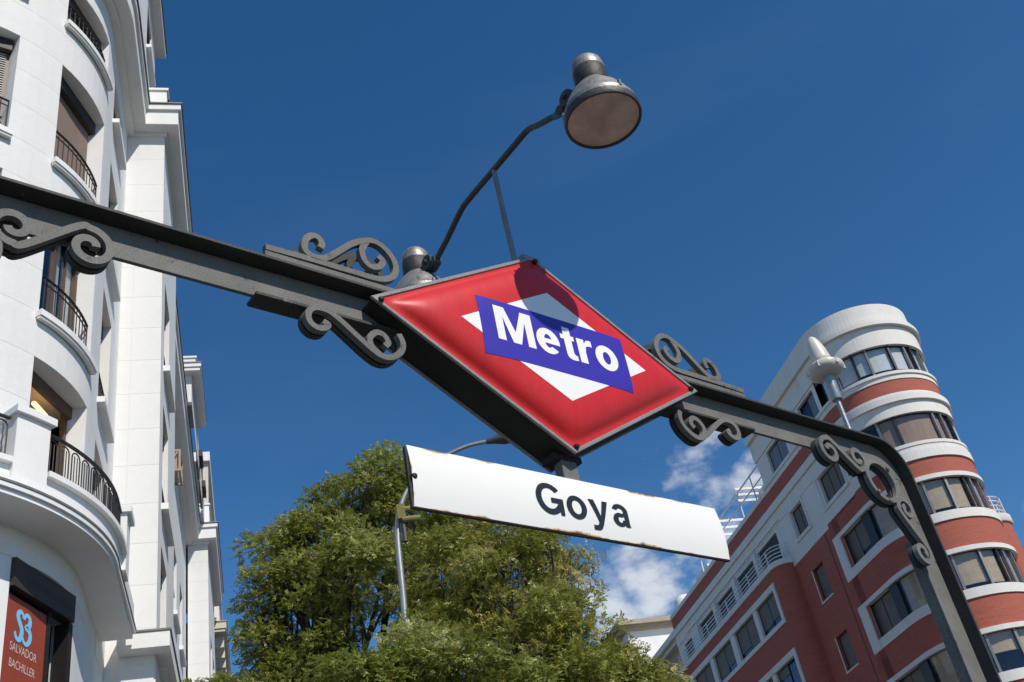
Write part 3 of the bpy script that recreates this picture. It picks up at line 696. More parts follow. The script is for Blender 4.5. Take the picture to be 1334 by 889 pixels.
# front bay A, recessed street wall, bay C
A0, A1, AF = 17.95, 21.8, -1.51
C0, C1, CF = 38.65, 44.5, -1.46
def flank(name, a, c0, c1, z0, z1, holes, d=.28): return WB.put(WB.mb().wall(lambda x, dd, z: (a-dd, x, z), c0, c1, z0, z1, holes, d), name, M['stucco'])
def bay_front(a_l, a_r, c, rows, split):
    WB.put(WB.mb().box(a_l+.02, a_r-.02, c+.005, c+.2, -CAMH, 19.0), 'bay_backing', M['stucco'])
    pr = {}
    z = 18.9-CO*rows; 
    for r in range(rows):
        for i, (x0, x1) in enumerate(((a_l, a_l+split), (a_l+split, a_r))):
            if i not in pr: o = pr[i] = WB.put(WB.mb().box(x0+.0018*(i > 0), x1-.0018*(i == 0), c, c+.06, .0025, CO-.0025), 'wall_panel', M['stucco'])
            else: o = dup(pr[i])
            o.location = (0, 0, z+(r+ (.5 if i == 0 else 0))*CO - (.5*CO if i == 0 else 0))
bay_front(-2.34, AF, A0, 26, .28)
bay_front(CF-.72, CF, C0, 26, .2)
fh = []; 
def flank_windows(a, spans, heads, ht, wn='cloth', rail=True, depth=.24):
    hs = []
    for (c0, c1) in spans:
        for hd in heads:
            hs.append((c0, c1, hd-ht, hd))
            w = window(wn, (a-depth, c0), (0, 1), c1-c0, hd-ht, hd, 1.0)
            WB.put(WB.mb().sweep([(a-.002, c0-.09), (a-.002, c1+.14)], -.2, .13, hd-ht-.13, hd-ht-.004), 'sill', M['trim'], w)
            if rail: railing([(a-.05, c0+.03), (a-.05, c1-.03)], hd-ht, .62, w, deco=False)
    return hs
hA = [15.18, 12.12, 9.12, 6.1]
flank('bay_wall', AF, A0, A1, -CAMH, 18.9, flank_windows(AF, [(18.62, 19.95)], hA, 2.2))
hR = [15.9, 12.85, 9.8, 6.7]
flank('street_wall', AW+.05, A1, C0, -CAMH, 18.9, flank_windows(AW+.05, [(23.2, 24.6), (26.6, 28.0), (29.6, 31.0), (32.4, 33.8), (35.3, 36.7)], hR, 2.25, rail=False))
flank('bay_wall', CF, C0, C1, -CAMH, 18.9, flank_windows(CF, [(40.2, 41.6), (42.4, 43.8)], hR, 2.2, rail=False))
WB.put(WB.mb().box(AW, AF-.004, A1-.2, A1, -CAMH, 18.9), 'bay_return', M['stucco'])
# main cornice: steps out over the round corner, the recess, the bays
def cornice(path, z, base=0):
    mb = WB.mb()
    mb.sweep(path, base-.3, base+.05, z-.08, z+.02); mb.sweep(path, base-.3, base+.31, z+.02, z+.44); mb.sweep(path, base-.3, base+.37, z+.443, z+.60)
    o = WB.put(mb, 'cornice', M['trim'])
    WB.put(WB.mb().sweep(path, base-.3, base+.405, z+.603, z+.635), 'flashing', M['lead'], o)
cornice(ringpath(RW, -150, 0, 36, 17.2)+[(AW, A0-.003)], 18.906, .10)
cornice([(-2.5, A0), (AF, A0), (AF, A1), (AW, A1)], 18.9)
cornice([(AW+.05, A1+.4), (AW+.05, C0-.003)], 18.906, .16)
cornice([(-2.3, C0), (CF, C0), (CF, C1), (AW, C1)], 18.9)
WB.put(WB.mb().box(-12, AF-.35, A0+.3, 46, 19.2, 19.5).sweep([(-12, 12.5), (-3.5, 12.5), (-3.0, 15), (-2.8, 18.5)], -.2, 0, 19.2, 19.5).lathe([(0, 19.5), (2.75, 19.5), (2.75, 19.2)], (CX, CY, 0), 40), 'roof_slab', M['lead'])
# attic
def par(x0, x1, c0, c1, z0, z1, nm='parapet'):
    o = WB.put(WB.mb().box(x0, x1, c0, c1, z0, z1), nm, M['trim']); WB.put(WB.mb().box(x0-.03, x1+.04, c0-.04, c1+.03, z1+.002, z1+.07), 'coping', M['trim'], o); return o
par(-2.1, AF+.03, A0, A0+.3, 19.5, 20.35); par(AF-.25, AF+.03, A0+.302, A1, 19.5, 20.35)
fa = WB.mb().wall(lambda x, dd, z: (-2.0-dd, x, z), 16.4, 20.4, 19.5, 24.7, [(18.3, 19.4, 22.35, 24.0), (18.3, 19.4, 19.9, 21.2)], .22)
fa.box(-8, -2.001, 16.2, 16.4, 19.5, 24.7); fa.box(-8, -2.24, 20.1, 20.4, 19.5, 24.7)
WB.put(fa, 'attic_wall', M['stucco']); WB.put(WB.mb().box(-7.9, -2.3, 16.42, 20.09, 19.5, 24.6), 'interior', M['core'])
w = window('cloth', (-2.2, 18.3), (0, 1), 1.1, 22.35, 24.0, 1); WB.put(WB.mb().box(-2.2, -1.88, 18.22, 19.5, 22.24, 22.345), 'sill', M['trim'], w)
WB.put(WB.mb().box(-8, -1.74, 16.0, 20.62, 24.70, 24.92), 'attic_eave', M['trim']); WB.put(WB.mb().box(-8.05, -1.70, 15.95, 20.66, 24.925, 24.98), 'flashing', M['lead'])
# attic block B and its cornice
fb = WB.mb().wall(lambda x, dd, z: (-1.57-dd, x, z), 29.9, 39.8, 19.5, 20.5, [], .2); fb.box(-6, -1.572, 29.9, 30.1, 19.5, 20.5)
WB.put(fb, 'attic_wall', M['stucco'])
WB.put(WB.mb().box(-5, -1.30, 29.6, 33.1, 20.5, 20.62).box(-5, -1.26, 29.56, 33.14, 20.623, 20.75), 'attic_eave', M['trim']); WB.put(WB.mb().box(-5, -1.24, 29.54, 33.16, 20.753, 20.80), 'flashing', M['lead'])
par(-2.2, -1.45, 30.0, 33.0, 20.8, 21.25)
for c in (34.2, 36.4): 
    w = window('cloth', (-1.60, c), (0, 1), .9, 19.6, 20.3, 1)
# loggia above bay C
par(-1.95, -1.40, C0, C0+.3, 19.5, 20.45); par(-1.6, -1.40, C0+.302, C1, 19.5, 20.45)
WB.put(WB.mb().box(-3.2, -1.35, C0-.12, C1, 22.35, 22.75), 'loggia_roof', M['trim'])
WB.put(WB.mb().box(-1.62, -1.42, C0+.05, C0+.25, 20.53, 22.349), 'loggia_column', M['cream'])
WB.put(WB.mb().box(-3.2, -2.1, C0+1.2, C1, 19.5, 22.349), 'loggia_wall', M['wood'])
# crate-like cooler hanging on the street wall
ac = WB.mb(); x0, x1, c0, c1, z0, z1 = AW+.05, -1.79, 28.3, 29.2, 16.15, 16.85
for cc in (c0, c1-.06): ac.box(x0, x1, cc, cc+.06, z0, z0+.06).box(x0, x1, cc, cc+.06, z1-.06, z1).box(x1-.06, x1, cc, cc+.06, z0+.06, z1-.06).add([(x0,cc+.01,z0+.06),(x0+.06,cc+.01,z0+.06),(x1-.06,cc+.01,z1-.06),(x1-.12,cc+.01,z1-.06)], [(0,1,2,3)])
ac.box(x1-.055, x1-.005, c0+.06, c1-.06, z0, z0+.05).box(x1-.055, x1-.005, c0+.06, c1-.06, z1-.05, z1).box(x0+.02, x1-.1, c0+.1, c1-.1, z0+.02, z1-.02)
WB.put(ac, 'cooling_unit', M['tan'])
# lower cornice on bay A
WB.put(WB.mb().box(-2.08, AF+.24, A0-.36, A1, 6.84, 7.10).box(-2.06, AF-.03, A0-.02, A1, 6.3, 6.837), 'low_cornice', M['trim'])
WB.put(WB.mb().box(-2.1, AF+.26, A0-.38, A1, 7.103, 7.135), 'flashing', M['lead'])
# balcony
def slabpath(r, tail):
    p = []
    for i in range(49):
        ph = -150+150*i/48; rr = r-max(0, (ph+55))*.0040; p.append(P(rr, ph))
    return p+[(p[-1][0], tail)]
bal = WB.put(WB.mb().sweep(slabpath(3.50, 17.4), -1.2, 0, 6.93, 7.0).sweep(slabpath(3.54, 17.4), -1.2, 0, 7.003, 7.10).sweep(slabpath(3.47, 17.4), -1.2, 0, 7.103, 7.2), 'balcony', M['trim'])
WB.put(WB.mb().sweep(slabpath(3.552, 17.42), -.10, 0, 7.065, 7.098), 'flashing', M['lead'], bal)
WB.put(WB.mb().sweep(ringpath(3.30, -150, 0, 48, 17.3), -.22, 0, 7.2, 7.44), 'balcony_parapet', M['trim'], bal)
BEND = 15.42
WB.put(WB.mb().sweep(ringpath(3.38, -37.6, 0, 24, BEND), -.36, 0, 7.443, 7.52), 'parapet_coping', M['trim'], bal)
WB.put(WB.mb().sweep(ringpath(3.38, -95, -46.8, 24), -.36, 0, 7.443, 7.52), 'parapet_coping', M['trim'], bal)
WB.put(WB.mb().sweep(ringpath(3.36, -46.6, -38, 6), -.42, 0, 7.2, 8.17), 'balcony_post', M['trim'], bal)
WB.put(WB.mb().sweep(ringpath(3.42, -47.4, -37.2, 6), -.52, 0, 8.173, 8.275), 'post_cap', M['trim'], bal)
AX = CX+3.36
WB.put(WB.mb().box(AX-.42, AX, BEND, BEND+.42, 7.2, 8.12), 'balcony_post', M['trim'], bal); WB.put(WB.mb().box(AX-.46, AX+.06, BEND-.05, BEND+.47, 8.123, 8.22), 'post_cap', M['trim'], bal)
def balcony_rail(path, z0, h):
    rl = WB.put(WB.mb().sweep(path, -.025, .025, z0+h-.022, z0+h).sweep(path, -.012, .012, z0+.045, z0+.06), 'balcony_railing', M['railm'], bal)
    Pp = np.array(path); sg = np.linalg.norm(np.diff(Pp, axis=0), axis=1); tot = sg.sum(); n = int(tot/.225); pr = None
    for k in range(n):
        s_ = tot*(k+.5)/n; i = 0
        while i < len(sg)-1 and s_ > sg[i]: s_ -= sg[i]; i += 1
        q = Pp[i]+(Pp[i+1]-Pp[i])*min(1, s_/sg[i]); t = (Pp[i+1]-Pp[i])/sg[i]; an = atan2(t[1], t[0])
        if pr is None:
            hp = [(-.085, 0, 0), (-.085, 0, h-.15)]+[(-.085*cos(a_), 0, h-.15+.085*sin(a_)) for a_ in (.4, .9, pi/2, pi-.9, pi-.4)]+[(.085, 0, h-.15), (.085, 0, 0)]
            pr = o = MB().tube(hp, .0105, 6).tube([(-.03, 0, 0), (-.03, 0, h-.12)], .008, 6).tube([(.03, 0, 0), (.03, 0, h-.12)], .008, 6).build('baluster', M['railm'], rl)
        else: o = dup(pr)
        o.location = (q[0]-WB.a, q[1]-WB.c, z0+CAMH); o.rotation_euler = (0, 0, an)
balcony_rail(ringpath(3.26, -37.6, 0, 20, BEND), 7.52, .62); balcony_rail(ringpath(3.26, -95, -47.2, 16), 7.52, .62)
# shop front under the balcony
WB.put(WB.mb().sweep(ringpath(RW-.01, -150, -36.6, 30), -.3, 0, -CAMH, 6.99).sweep(ringpath(RW-.01, -5.2, 0, 3, 17.95), -.3, 0, -CAMH, 6.99), 'ground_floor_wall', M['stucco'])
p0, p1 = np.array(P(RW+.0, -36.6)), np.array(P(RW+.0, -5.5)); dd = (p1-p0)/np.linalg.norm(p1-p0); nn = np.array([dd[1], -dd[0]]); WD = np.linalg.norm(p1-p0)
TS = lambda x, y, z: (p0[0]+dd[0]*x+nn[0]*y, p0[1]+dd[1]*x+nn[1]*y, z)
WB.put(WB.mb().sweep(ringpath(RW-.01, -36.4, -5.3, 10), -.3, 0, 6.532, 6.99), 'shop_lintel', M['stucco'])
fasc = WB.put(WB.mb(TS).box(0, WD-.06, -.10, .055, 6.16, 6.53), 'shop_fascia', M['fascia'])
shop = WB.put(WB.mb(TS).box(0, .93, -.12, -.04, 3.2, 6.10), 'shop_panel', M['shop'])
WB.put(WB.mb(TS).box(.93, 1.0, -.2, -.02, 1, 6.158).box(1.0, WD-.1, -.30, -.24, 1, 6.158).box(WD-.1, WD, -.2, 0, 1, 6.158), 'door_frame', M['frame_dark'])
WB.put(WB.mb(TS).box(1.005, WD-.105, -.23, -.22, 1, 6.155), 'door_pane', M['pane'])
def word(s, size, m, parent, x, z, y, sx=1.0, name='lettering', bold=0):
    cu = bpy.data.curves.new('word', 'FONT'); cu.body = s; cu.size = size; cu.align_x = 'CENTER'; cu.offset = bold
    ob = bpy.data.objects.new('word', cu); COL.objects.link(ob); dg = bpy.context.evaluated_depsgraph_get(); me = bpy.data.meshes.new_from_object(ob.evaluated_get(dg))
    vs = [(x+v.co.x*sx, y, z+v.co.y) for v in me.vertices]; fs = [tuple(p.vertices) for p in me.polygons]
    bpy.data.objects.remove(ob); bpy.data.curves.remove(cu); bpy.data.meshes.remove(me)
    return WB.put(WB.mb(TS).add(vs, fs), name, m, parent, normals=False)
word('SALVADOR', .150, M['shoptext'], shop, .465, 5.42, -.036, .78, 'shop_name'); word('BACHILLER', .150, M['shoptext'], shop, .465, 5.22, -.036, .76, 'shop_name')
word('SALVADOR BACHILLER', .15, M['fasciatext'], fasc, .80, 6.29, .059, .72, 'fascia_lettering')
# interlaced S and 3 emblem
em = WB.mb(TS)
def stroke(pts, w0, y):
    l = smooth_line(pts, 5); n = len(l); em.bar(l, [w0*(.55+.75*sin(pi*i/(n-1))) for i in range(n)], y, y-.004)
S_ = [(.405,5.88),(.385,5.93),(.335,5.945),(.295,5.91),(.295,5.86),(.335,5.80),(.385,5.74),(.395,5.67),(.365,5.60),(.31,5.585),(.265,5.62),(.255,5.67)]
T_ = [(.43,5.87),(.445,5.925),(.49,5.945),(.54,5.925),(.56,5.87),(.535,5.81),(.485,5.785),(.545,5.765),(.585,5.71),(.575,5.635),(.52,5.58),(.455,5.59),(.425,5.64)]
stroke(S_, .06, -.034); stroke(T_, .06, -.0345)
WB.put(em, 'shop_emblem', M['shopblue'], shop)

# ------------------------------------------------------------------ cream building farther along the street
CB = Bld('cream_apartment_building', -4, 46, 'cream apartment building with a bracketed cornice beyond the white one', 'building')
fc = CB.mb().wall(lambda x, d, z: (-1.5-d, x, z), 45.7, 62, -CAMH, 18.0, [(47+i*2.6, 48.2+i*2.6, z0, z0+2) for i in range(5) for z0 in (15.2, 12.1, 9.0, 5.9, 2.8)], .25)
fc.box(-9, -1.502, 45.7, 46.0, -CAMH, 18.0); CB.put(fc, 'wall', M['cream'])
CB.put(CB.mb().box(-8.5, -1.8, 46.05, 61, -CAMH, 17.9), 'interior', M['core'])
for i in range(5):
    for z0 in (15.2, 12.1, 9.0, 5.9, 2.8): CB.put(CB.mb().box(-1.7, -1.68, 47.0+i*2.6, 48.2+i*2.6, z0, z0+2), 'window', M['pane'])
co_ = CB.put(CB.mb().box(-9, -1.05, 45.3, 62, 18.0, 18.12).box(-9, -1.0, 45.25, 62, 18.123, 18.4), 'cornice', M['cream']); CB.put(CB.mb().box(-9, -.97, 45.22, 62, 18.403, 18.46), 'flashing', M['tan'], co_)
for i in range(6): CB.put(CB.mb().box(-1.5, -1.12, 45.8+i*1.2, 46.05+i*1.2, 17.5, 17.998), 'bracket', M['cream'])
CB.put(CB.mb().box(-2.2, -1.3, 45.6, 61, 18.46, 19.7).box(-2.25, -1.22, 45.5, 61, 19.703, 19.85), 'parapet', M['trim'])

# ------------------------------------------------------------------ red brick building with the round tower
RBD = Bld('red_brick_apartment_building', 26.5, 43.0, 'red brick and white banded apartment building with a rounded tower corner at right', 'building')
TA, TCc, TR = 26.5, 35.75, 2.5
AM = 24.0
th_end = 152
def tpath(c0=None, th0=0, th1=th_end, tail=0, n=None):
    """plan path along the facade: from c0 on the flat wall, round the tower, then along the side street. Outward is to the right."""
    pts = []
    if c0 is not None: pts.append((AM, c0))
    n = n or max(2, int((th1-th0)/4))
    pts += [(TA+TR*cos(radians(180+th0+(th1-th0)*i/n)), TCc+TR*sin(radians(180+th0+(th1-th0)*i/n))) for i in range(n+1)]
    if tail:
        a = radians(180+th1); pts.append((pts[-1][0]-sin(a)*tail, pts[-1][1]+cos(a)*tail))
    return pts
# travelling towards the tower (-c) outward (-a) is to the right: check d=(0,-1) -> right normal = (d.y,-d.x) = (-1,0)
full = tpath(43.0, tail=14)
def strip(name, m, path, o0, o1, z0, z1, parent=None): return RBD.put(RBD.mb().sweep(path, o0, o1, z0, z1), name, m, parent)
RBD.put(RBD.mb().lathe([(1.75, -CAMH), (1.75, 24.0)], (TA, TCc, 0), 32).box(AM+.55, AM+5.2, 36.2, 58, -CAMH, 20.6).box(AM+.55, AM+5.2, 36.2, 42.6, 20.61, 24), 'interior', M['core'])
# attic level and crown
strip('parapet', M['rwhite'], full, -.3, .02, 24.3, 25.12); strip('cornice', M['rwhite'], full, -.3, .16, 24.12, 24.298); strip('cornice', M['rwhite'], full, -.3, .24, 23.92, 24.118)
strip('frieze', M['rwhite'], full, -.3, .06, 22.97, 23.918)
RBD.put(RBD.mb().box(AM+.2, AM+5.2, 36.2, 42.9, 24.2, 24.6).lathe([(0, 24.6), (2.4, 24.6), (2.4, 24.2)], (TA, TCc, 0), 32), 'roof_slab', M['lead'])
# flat part of the attic storey: two windows
at = RBD.mb().wall(lambda x, d, z: (AM+d, x, z), 36.0, 42.9, 21.64, 22.968, [(39.75, 41.75, 21.66, 22.85), (36.3, 37.9, 21.66, 22.85)], .16)
at.box(AM+.004, AM+8, 42.6, 42.9, 21.3, 24.1)
RBD.put(at, 'attic_wall', M['rwhite'])
def rwin(c0, c1, z0, z1, a, kind, parts=1, up=.78, depth=.16, nm='window'):
    """window seen on the street front: frame, panes, roller shutters"""
    f = RBD.mb(); x = a+depth; t = .05
    f.box(x-.03, x+.05, c0, c1, z0, z0+t).box(x-.03, x+.05, c0, c1, z1-t, z1).box(x-.03, x+.05, c0, c0+t, z0+t, z1-t).box(x-.03, x+.05, c1-t, c1, z0+t, z1-t)
    w = RBD.put(f, nm, M['frame_dark']); n = parts; wd = (c1-c0-2*t)/n
    for i in range(n):
        a0 = c0+t+i*wd; a1 = a0+wd
        if i: RBD.put(RBD.mb().box(x-.025, x+.045, a0-.03, a0+.03, z0+t, z1-t), 'mullion', M['frame_dark'], w)
        p = RBD.put(RBD.mb().box(x+.012, x+.02, a0+.03*(i > 0), a1-.03*(i < n-1), z0+t, z1-t), 'pane', M['pane'], w)
        u = up if not hasattr(up, '__len__') else up[i]
        if u > 0: RBD.put(RBD.mb().box(x-.012, x+.004, a0+.03*(i > 0), a1-.03*(i < n-1), z1-(z1-z0)*u, z1-t), 'roller_shutter' if kind != 'screen' else 'screen', {'shutter': M['shade_brown'], 'screen': M['greyglass'], 'white': M['wblind']}[kind], w)
    return w
rwin(39.75, 41.75, 21.66, 22.85, AM, 'screen', 2, (.97, .97)); rwin(36.3, 37.9, 21.66, 22.85, AM, 'screen', 2, (.97, 0))
# tower ribbon windows
def ribbon(z0, z1, mull, curt, cm, fm, th0=2, th1=th_end-4):
    ms = [m_ for m_ in mull if th0 < m_ < th1]; ed = [th0]+ms+[th1]
    for i, m_ in enumerate(ms):
        a = radians(180+m_); T = lambda x, y, z, a=a: (TA+cos(a)*x-sin(a)*y, TCc+sin(a)*x+cos(a)*y, z)
        RBD.put(RBD.mb(T).box(2.34, 2.46, -.045, .045, z0, z1), 'mullion', fm[i % len(fm)])
    for i in range(len(ed)-1):
        a0, a1 = ed[i]+1.2, ed[i+1]-1.2; n = max(1, int((a1-a0)/6))
        pth = tpath(None, a0, a1, n=n)
        w = strip('window', M['pane'], pth, -.12, -.11, z0+.04, z1-.04)
        strip('frame', M['frame_dark'], pth, -.15, -.085, z0, z0+.039, w); strip('frame', M['frame_dark'], pth, -.15, -.085, z1-.039, z1, w)
        c = curt[i % len(curt)]
        if c > 0: strip('curtain', cm, tpath(None, a0+.5, a1-.5, n=n), -.22, -.19, z1-(z1-z0)*c, z1-.02, w)
MU = [26, 47, 61.5, 84.5, 102.5, 110.5, 124]
ribbon(21.64, 22.97, MU, [.85, .85, .80, .82, .84, .85, .8], M['wblind'], [M['frame_grey'], M['frame_dark']])
ribbon(18.34, 19.66, [44.5, 61, 100.5, 111, 124], [0, .97, .99, .97, .97, .97], M['curtain'], [M['frame_grey'], M['frame_dark'], M['frame_grey']])
zs0 = [(15.31, 16.71), (12.24, 13.66), (9.17, 10.61), (6.1, 7.55), (3.05, 4.5)]
for j, (z0, z1) in enumerate(zs0):
    ribbon(z0, z1, [30, 62 if j == 0 else 60, 83 if j == 0 else 84.5, 102, 110.5, 124], [.97, .9, .85, .9, .9, .9, .9] if j < 2 else [.97, .6, .5, .6, .7, .7, .6], M['beige'], [M['frame_grey'], M['frame_grey'], M['frame_grey'], M['frame_dark']])
# bands round the tower and along the flat front
strip('sill_band', M['rwhite'], full, -.3, .09, 21.50, 21.638); strip('band', M['rwhite'], full, -.3, .03, 21.28, 21.498)
strip('brick_band', M['brick'], full, -.3, .0, 20.65, 21.278)
strip('white_band', M['rwhite'], full, -.3, .05, 20.50, 20.648); strip('white_band', M['rwhite'], full, -.3, .15, 20.22, 20.498); strip('white_band', M['rwhite'], full, -.3, .03, 19.66, 20.218)
tw = lambda: tpath(None, 0, th_end, 14)
tower_flat = tpath(36.0, tail=14)
strip('sill_band', M['rwhite'], tower_flat, -.3, .06, 18.20, 18.338); strip('white_band', M['rwhite'], tower_flat, -.3, .03, 18.0, 18.198); strip('white_band', M['rwhite'], tower_flat, -.3, .07, 17.61, 17.998)
# white storey on the flat front with two windows, and the balcony storey beyond
holes = [(40.2, 41.45, 18.32, 19.52), (36.3, 38.3, 18.32, 19.52)]
bw = [(43.3, 45.7), (46.2, 48.7), (49.25, 51.75), (52.3, 54.75)]
holes += [(c0, c1, 17.92, 19.50) for c0, c1 in bw]+[(56.2, 57.5, 18.0, 19.4)]
RBD.put(RBD.mb().wall(lambda x, d, z: (AM+d, x, z), 36.0, 58.5, 17.48, 19.658, holes, .18), 'white_storey_wall', M['rwhite'])
for (c0, c1, z0, z1) in ((40.08, 41.6, 18.2, 19.64), (36.2, 38.6, 18.2, 19.64)):
    RBD.put(RBD.mb().box(AM-.05, AM-.003, c0, c0+.1, z0, z1).box(AM-.05, AM-.003, c1-.1, c1, z0, z1).box(AM-.05, AM-.003, c0+.1, c1-.1, z1-.1, z1).box(AM-.08, AM-.003, c0-.05, c1+.05, z0-.1, z0), 'surround', M['rwhite'])
rwin(40.2, 41.45, 18.32, 19.52, AM, 'shutter', 2, .96); rwin(36.3, 38.3, 18.32, 19.52, AM, 'shutter', 3, .96)
for i, (c0, c1) in enumerate(bw):
    rwin(c0, c1, 17.92, 19.50, AM, 'shutter', 2, (.0, .0), nm='balcony_window')
    RBD.put(RBD.mb().box(AM+.10, AM+.125, c0+.05, c1-.05, 17.98, 19.44), 'balcony_window_screen', M['shutterbox'])
rwin(56.2, 57.5, 18.0, 19.4, AM, 'shutter', 1, .5)
far = [(AM, 58.5), (AM, 43.003)]
strip('brick_band', M['brick'], far, -.3, 0, 20.65, 21.278); strip('band', M['rwhite'], far, -.3, .04, 21.28, 21.50)
strip('white_band', M['rwhite'], far, -.3, .05, 20.50, 20.648); strip('white_band', M['rwhite'], far, -.3, .15, 20.22, 20.498); strip('white_band', M['rwhite'], far, -.3, .03, 19.66, 20.218)
strip('white_moulding', M['rwhite'], [(AM, 56.5), (AM, 42.6)], 0, .10, 19.74, 19.82)
RBD.put(RBD.mb().box(AM+.004, AM+9, 58.2, 58.5, -CAMH, 21.27).box(AM+.3, AM+9, 43, 58.2, 21.0, 21.27), 'end_wall', M['rwhite'])
# lower storeys of the flat front
PR = 3.06
RBD.put(RBD.mb().wall(lambda x, d, z: (AM+d, x, z), 38.0, 43.0, -CAMH, 17.478, [(40.25, 41.3, 15.17-k*PR, 16.60-k*PR) for k in range(5)], .16), 'brick_wall', M['brick'])
RBD.put(RBD.mb().box(AM-.012, AM-.002, 39.25, 39.29, -CAMH, 17.476), 'wall_joint', M['shutterbox'])
RBD.put(RBD.mb().box(AM-.03, AM-.002, 38.8, 43, 17.42, 17.62), 'white_edge', M['rwhite'])
for k in range(5):
    z0, z1 = 15.17-k*PR, 16.60-k*PR
    rwin(40.25, 41.3, z0, z1, AM, 'shutter', 1, .96); 
    RBD.put(RBD.mb().box(AM-.02, AM+.1, 41.302, 41.36, z0-.04, z1).box(AM-.05, AM+.1, 40.2, 41.36, z0-.10, z0-.042), 'surround', M['rwhite'])
    # big frame that runs on into the tower
    zo0, zi0, zi1, zo1 = 14.94-k*PR, 15.19-k*PR, 16.51-k*PR, 16.88-k*PR
    g = RBD.mb(); pth = tpath(38.8, tail=14); 
    g.sweep(pth, -.25, .06, zi1+.19, zo1) ; g.sweep(pth, -.25, .055, zo0, zi0+.11)
    g.sweep([(AM, 38.8), (AM, 38.2)], -.2, .058, zi0+.11, zi1+.19)
    RBD.put(g, 'window_surround', M['rwhite'])
    zt = 17.608 if k == 0 else zo0+PR-.002
    strip('brick_band', M['brick'], tpath(38.8, tail=14), -.3, 0, zo1+.002, zt)
    rwin(36.35, 38.2, zi0+.11, zi1+.19, AM, 'shutter', 2, (.78, .96) if k == 0 else .96, depth=.2)
    RBD.put(RBD.mb().box(AM+.05, AM+.3, 35.75, 36.35, zi0+.11, zi1+.19), 'pier', M['frame_dark'])
# the side street front of the tower is solid brick with plain windows
endp = tpath(None, th_end-3, th_end, 14)
for z0, z1 in zs0+[(18.34, 19.66), (21.64, 22.97)]: strip('side_wall', M['brick'] if z1 < 18 else M['rwhite'], endp, -.3, -.04, z0, z1)
# projecting wing
AWG = 23.2
wp = [(AWG, 57.0), (AWG, 43.3)]+[(AWG+.7+.7*cos(radians(180+90*i/8)), 43.3-.7*sin(radians(90*i/8))) for i in range(1, 9)]+[(AM, 42.6)]
wpl = [(AWG, 57.0), (AWG, 43.5)]
curve_only = [(AWG, 43.5)]+wp[1:]
def wstrip(name, m, path, o0, o1, z0, z1): return RBD.put(RBD.mb().sweep(path, o0, o1, z0, z1), name, m)
RBD.put(RBD.mb().box(AWG+.45, AM+.3, 43.4, 56.8, -CAMH, 17.5), 'interior', M['core'])
wc = [(43.75, 46.05), (46.45, 49.1), (49.65, 52.3), (52.8, 55.5)]
for k in range(5):
    z0, z1 = 15.24-k*PR, 17.12-k*PR
    top = 17.62 if k == 0 else 15.238-(k-1)*PR
    wstrip('brick_band', M['brick'], wp, -.3, 0, z1+.002, top)
    wstrip('brick_corner', M['brick'], curve_only, -.3, 0, z0+.002, z1)
    g = RBD.mb(); g.sweep([(AWG, 56.0), (AWG, 43.5)], -.2, .06, z1-.27, z1); g.sweep([(AWG, 56.0), (AWG, 43.5)], -.2, .065, z0, z0+.2)
    for a_, b_ in [(43.5, 43.75), (46.05, 46.45), (49.1, 49.65), (52.3, 52.8), (55.5, 56.0)]: g.sweep([(AWG, b_), (AWG, a_)], -.2, .058 if a_ in (43.5, 55.5) else .03, z0+.2, z1-.27)
    RBD.put(g, 'window_surround', M['rwhite'])
    wstrip('brick_end', M['brick'], [(AWG, 57.0), (AWG, 56.0)], -.3, 0, z0+.002, z1)
    for i, (c0, c1) in enumerate(wc): rwin(c0, c1, z0+.2, z1-.27, AWG, 'shutter', 2, [(.74, .80), (.9, .78), (.74, .9), .96][i] if k == 0 else ((.0, .3) if (k == 1 and i == 0) else .9), depth=.13)
wstrip('brick_base', M['brick'], wp, -.3, 0, -CAMH, 15.24-4*PR)
wstrip('balcony_slab', M['rwhite'], [(AWG, 57.2)]+wp[1:], -.75, .10, 17.622, 17.88)
rl = RBD.mb(); rp = [(AWG+.03, 57.0)]+[(x+.03, y) for x, y in wp[1:]]
for z in (18.05, 18.22, 18.40, 18.56): rl.sweep(rp, -.018, .018, z, z+.035)
br = RBD.put(rl, 'balcony_railing', M['rail_white'])
for c in (56.9, 55.9, 52.05, 50.6, 49.0, 47.4, 45.95, 44.6, 43.5): RBD.put(RBD.mb().box(AWG+.0, AWG+.05, c-.02, c+.02, 17.88, 18.6), 'rail_post', M['rail_white'], br)
RBD.put(RBD.mb().box(AWG+.42, AWG+.46, 42.68, 42.72, 17.88, 18.6), 'rail_post', M['rail_white'], br)
for a_, b_ in ((45.8, 46.15), (48.75, 49.2), (51.8, 52.25), (54.8, 55.6)): RBD.put(RBD.mb().box(AM-.12, AM-.004, a_, b_, 17.88, 19.64), 'pilaster', M['rwhite'])
# roof terrace with its rails, lift box and tank
ter = RBD.put(RBD.mb().tube([(AM+.1, 49.0, 22.95), (AM+.1, 43.0, 22.95)], .045, 6).tube([(AM+.1, 52.5, 22.3), (AM+.1, 43.0, 22.3)], .035, 6), 'terrace_railing', M['rail_white'])
for c in (52.4, 49.0, 46.0, 44.2): RBD.put(RBD.mb().tube([(AM+.1, c, 21.4), (AM+.1, c, 22.95 if c < 50 else 22.3)], .035, 6), 'rail_post', M['rail_white'], ter)
for c, zz in ((48.85, (22.02, 22.42, 22.80)), (45.9, (22.45, 22.78, 23.10))):
    for z in zz: RBD.put(RBD.mb().box(AM+.0, AM+2.2, c-.04, c+.04, z, z+.12), 'cross_rail', M['rail_white'], ter)
    RBD.put(RBD.mb().box(AM+2.1, AM+2.2, c-.05, c+.05, 21.3, zz[-1]), 'rail_post', M['rail_white'], ter)
RBD.put(RBD.mb().box(AM+1.3, AM+5, 44.0, 46.3, 21.27, 23.0), 'lift_housing', M['rwhite'])
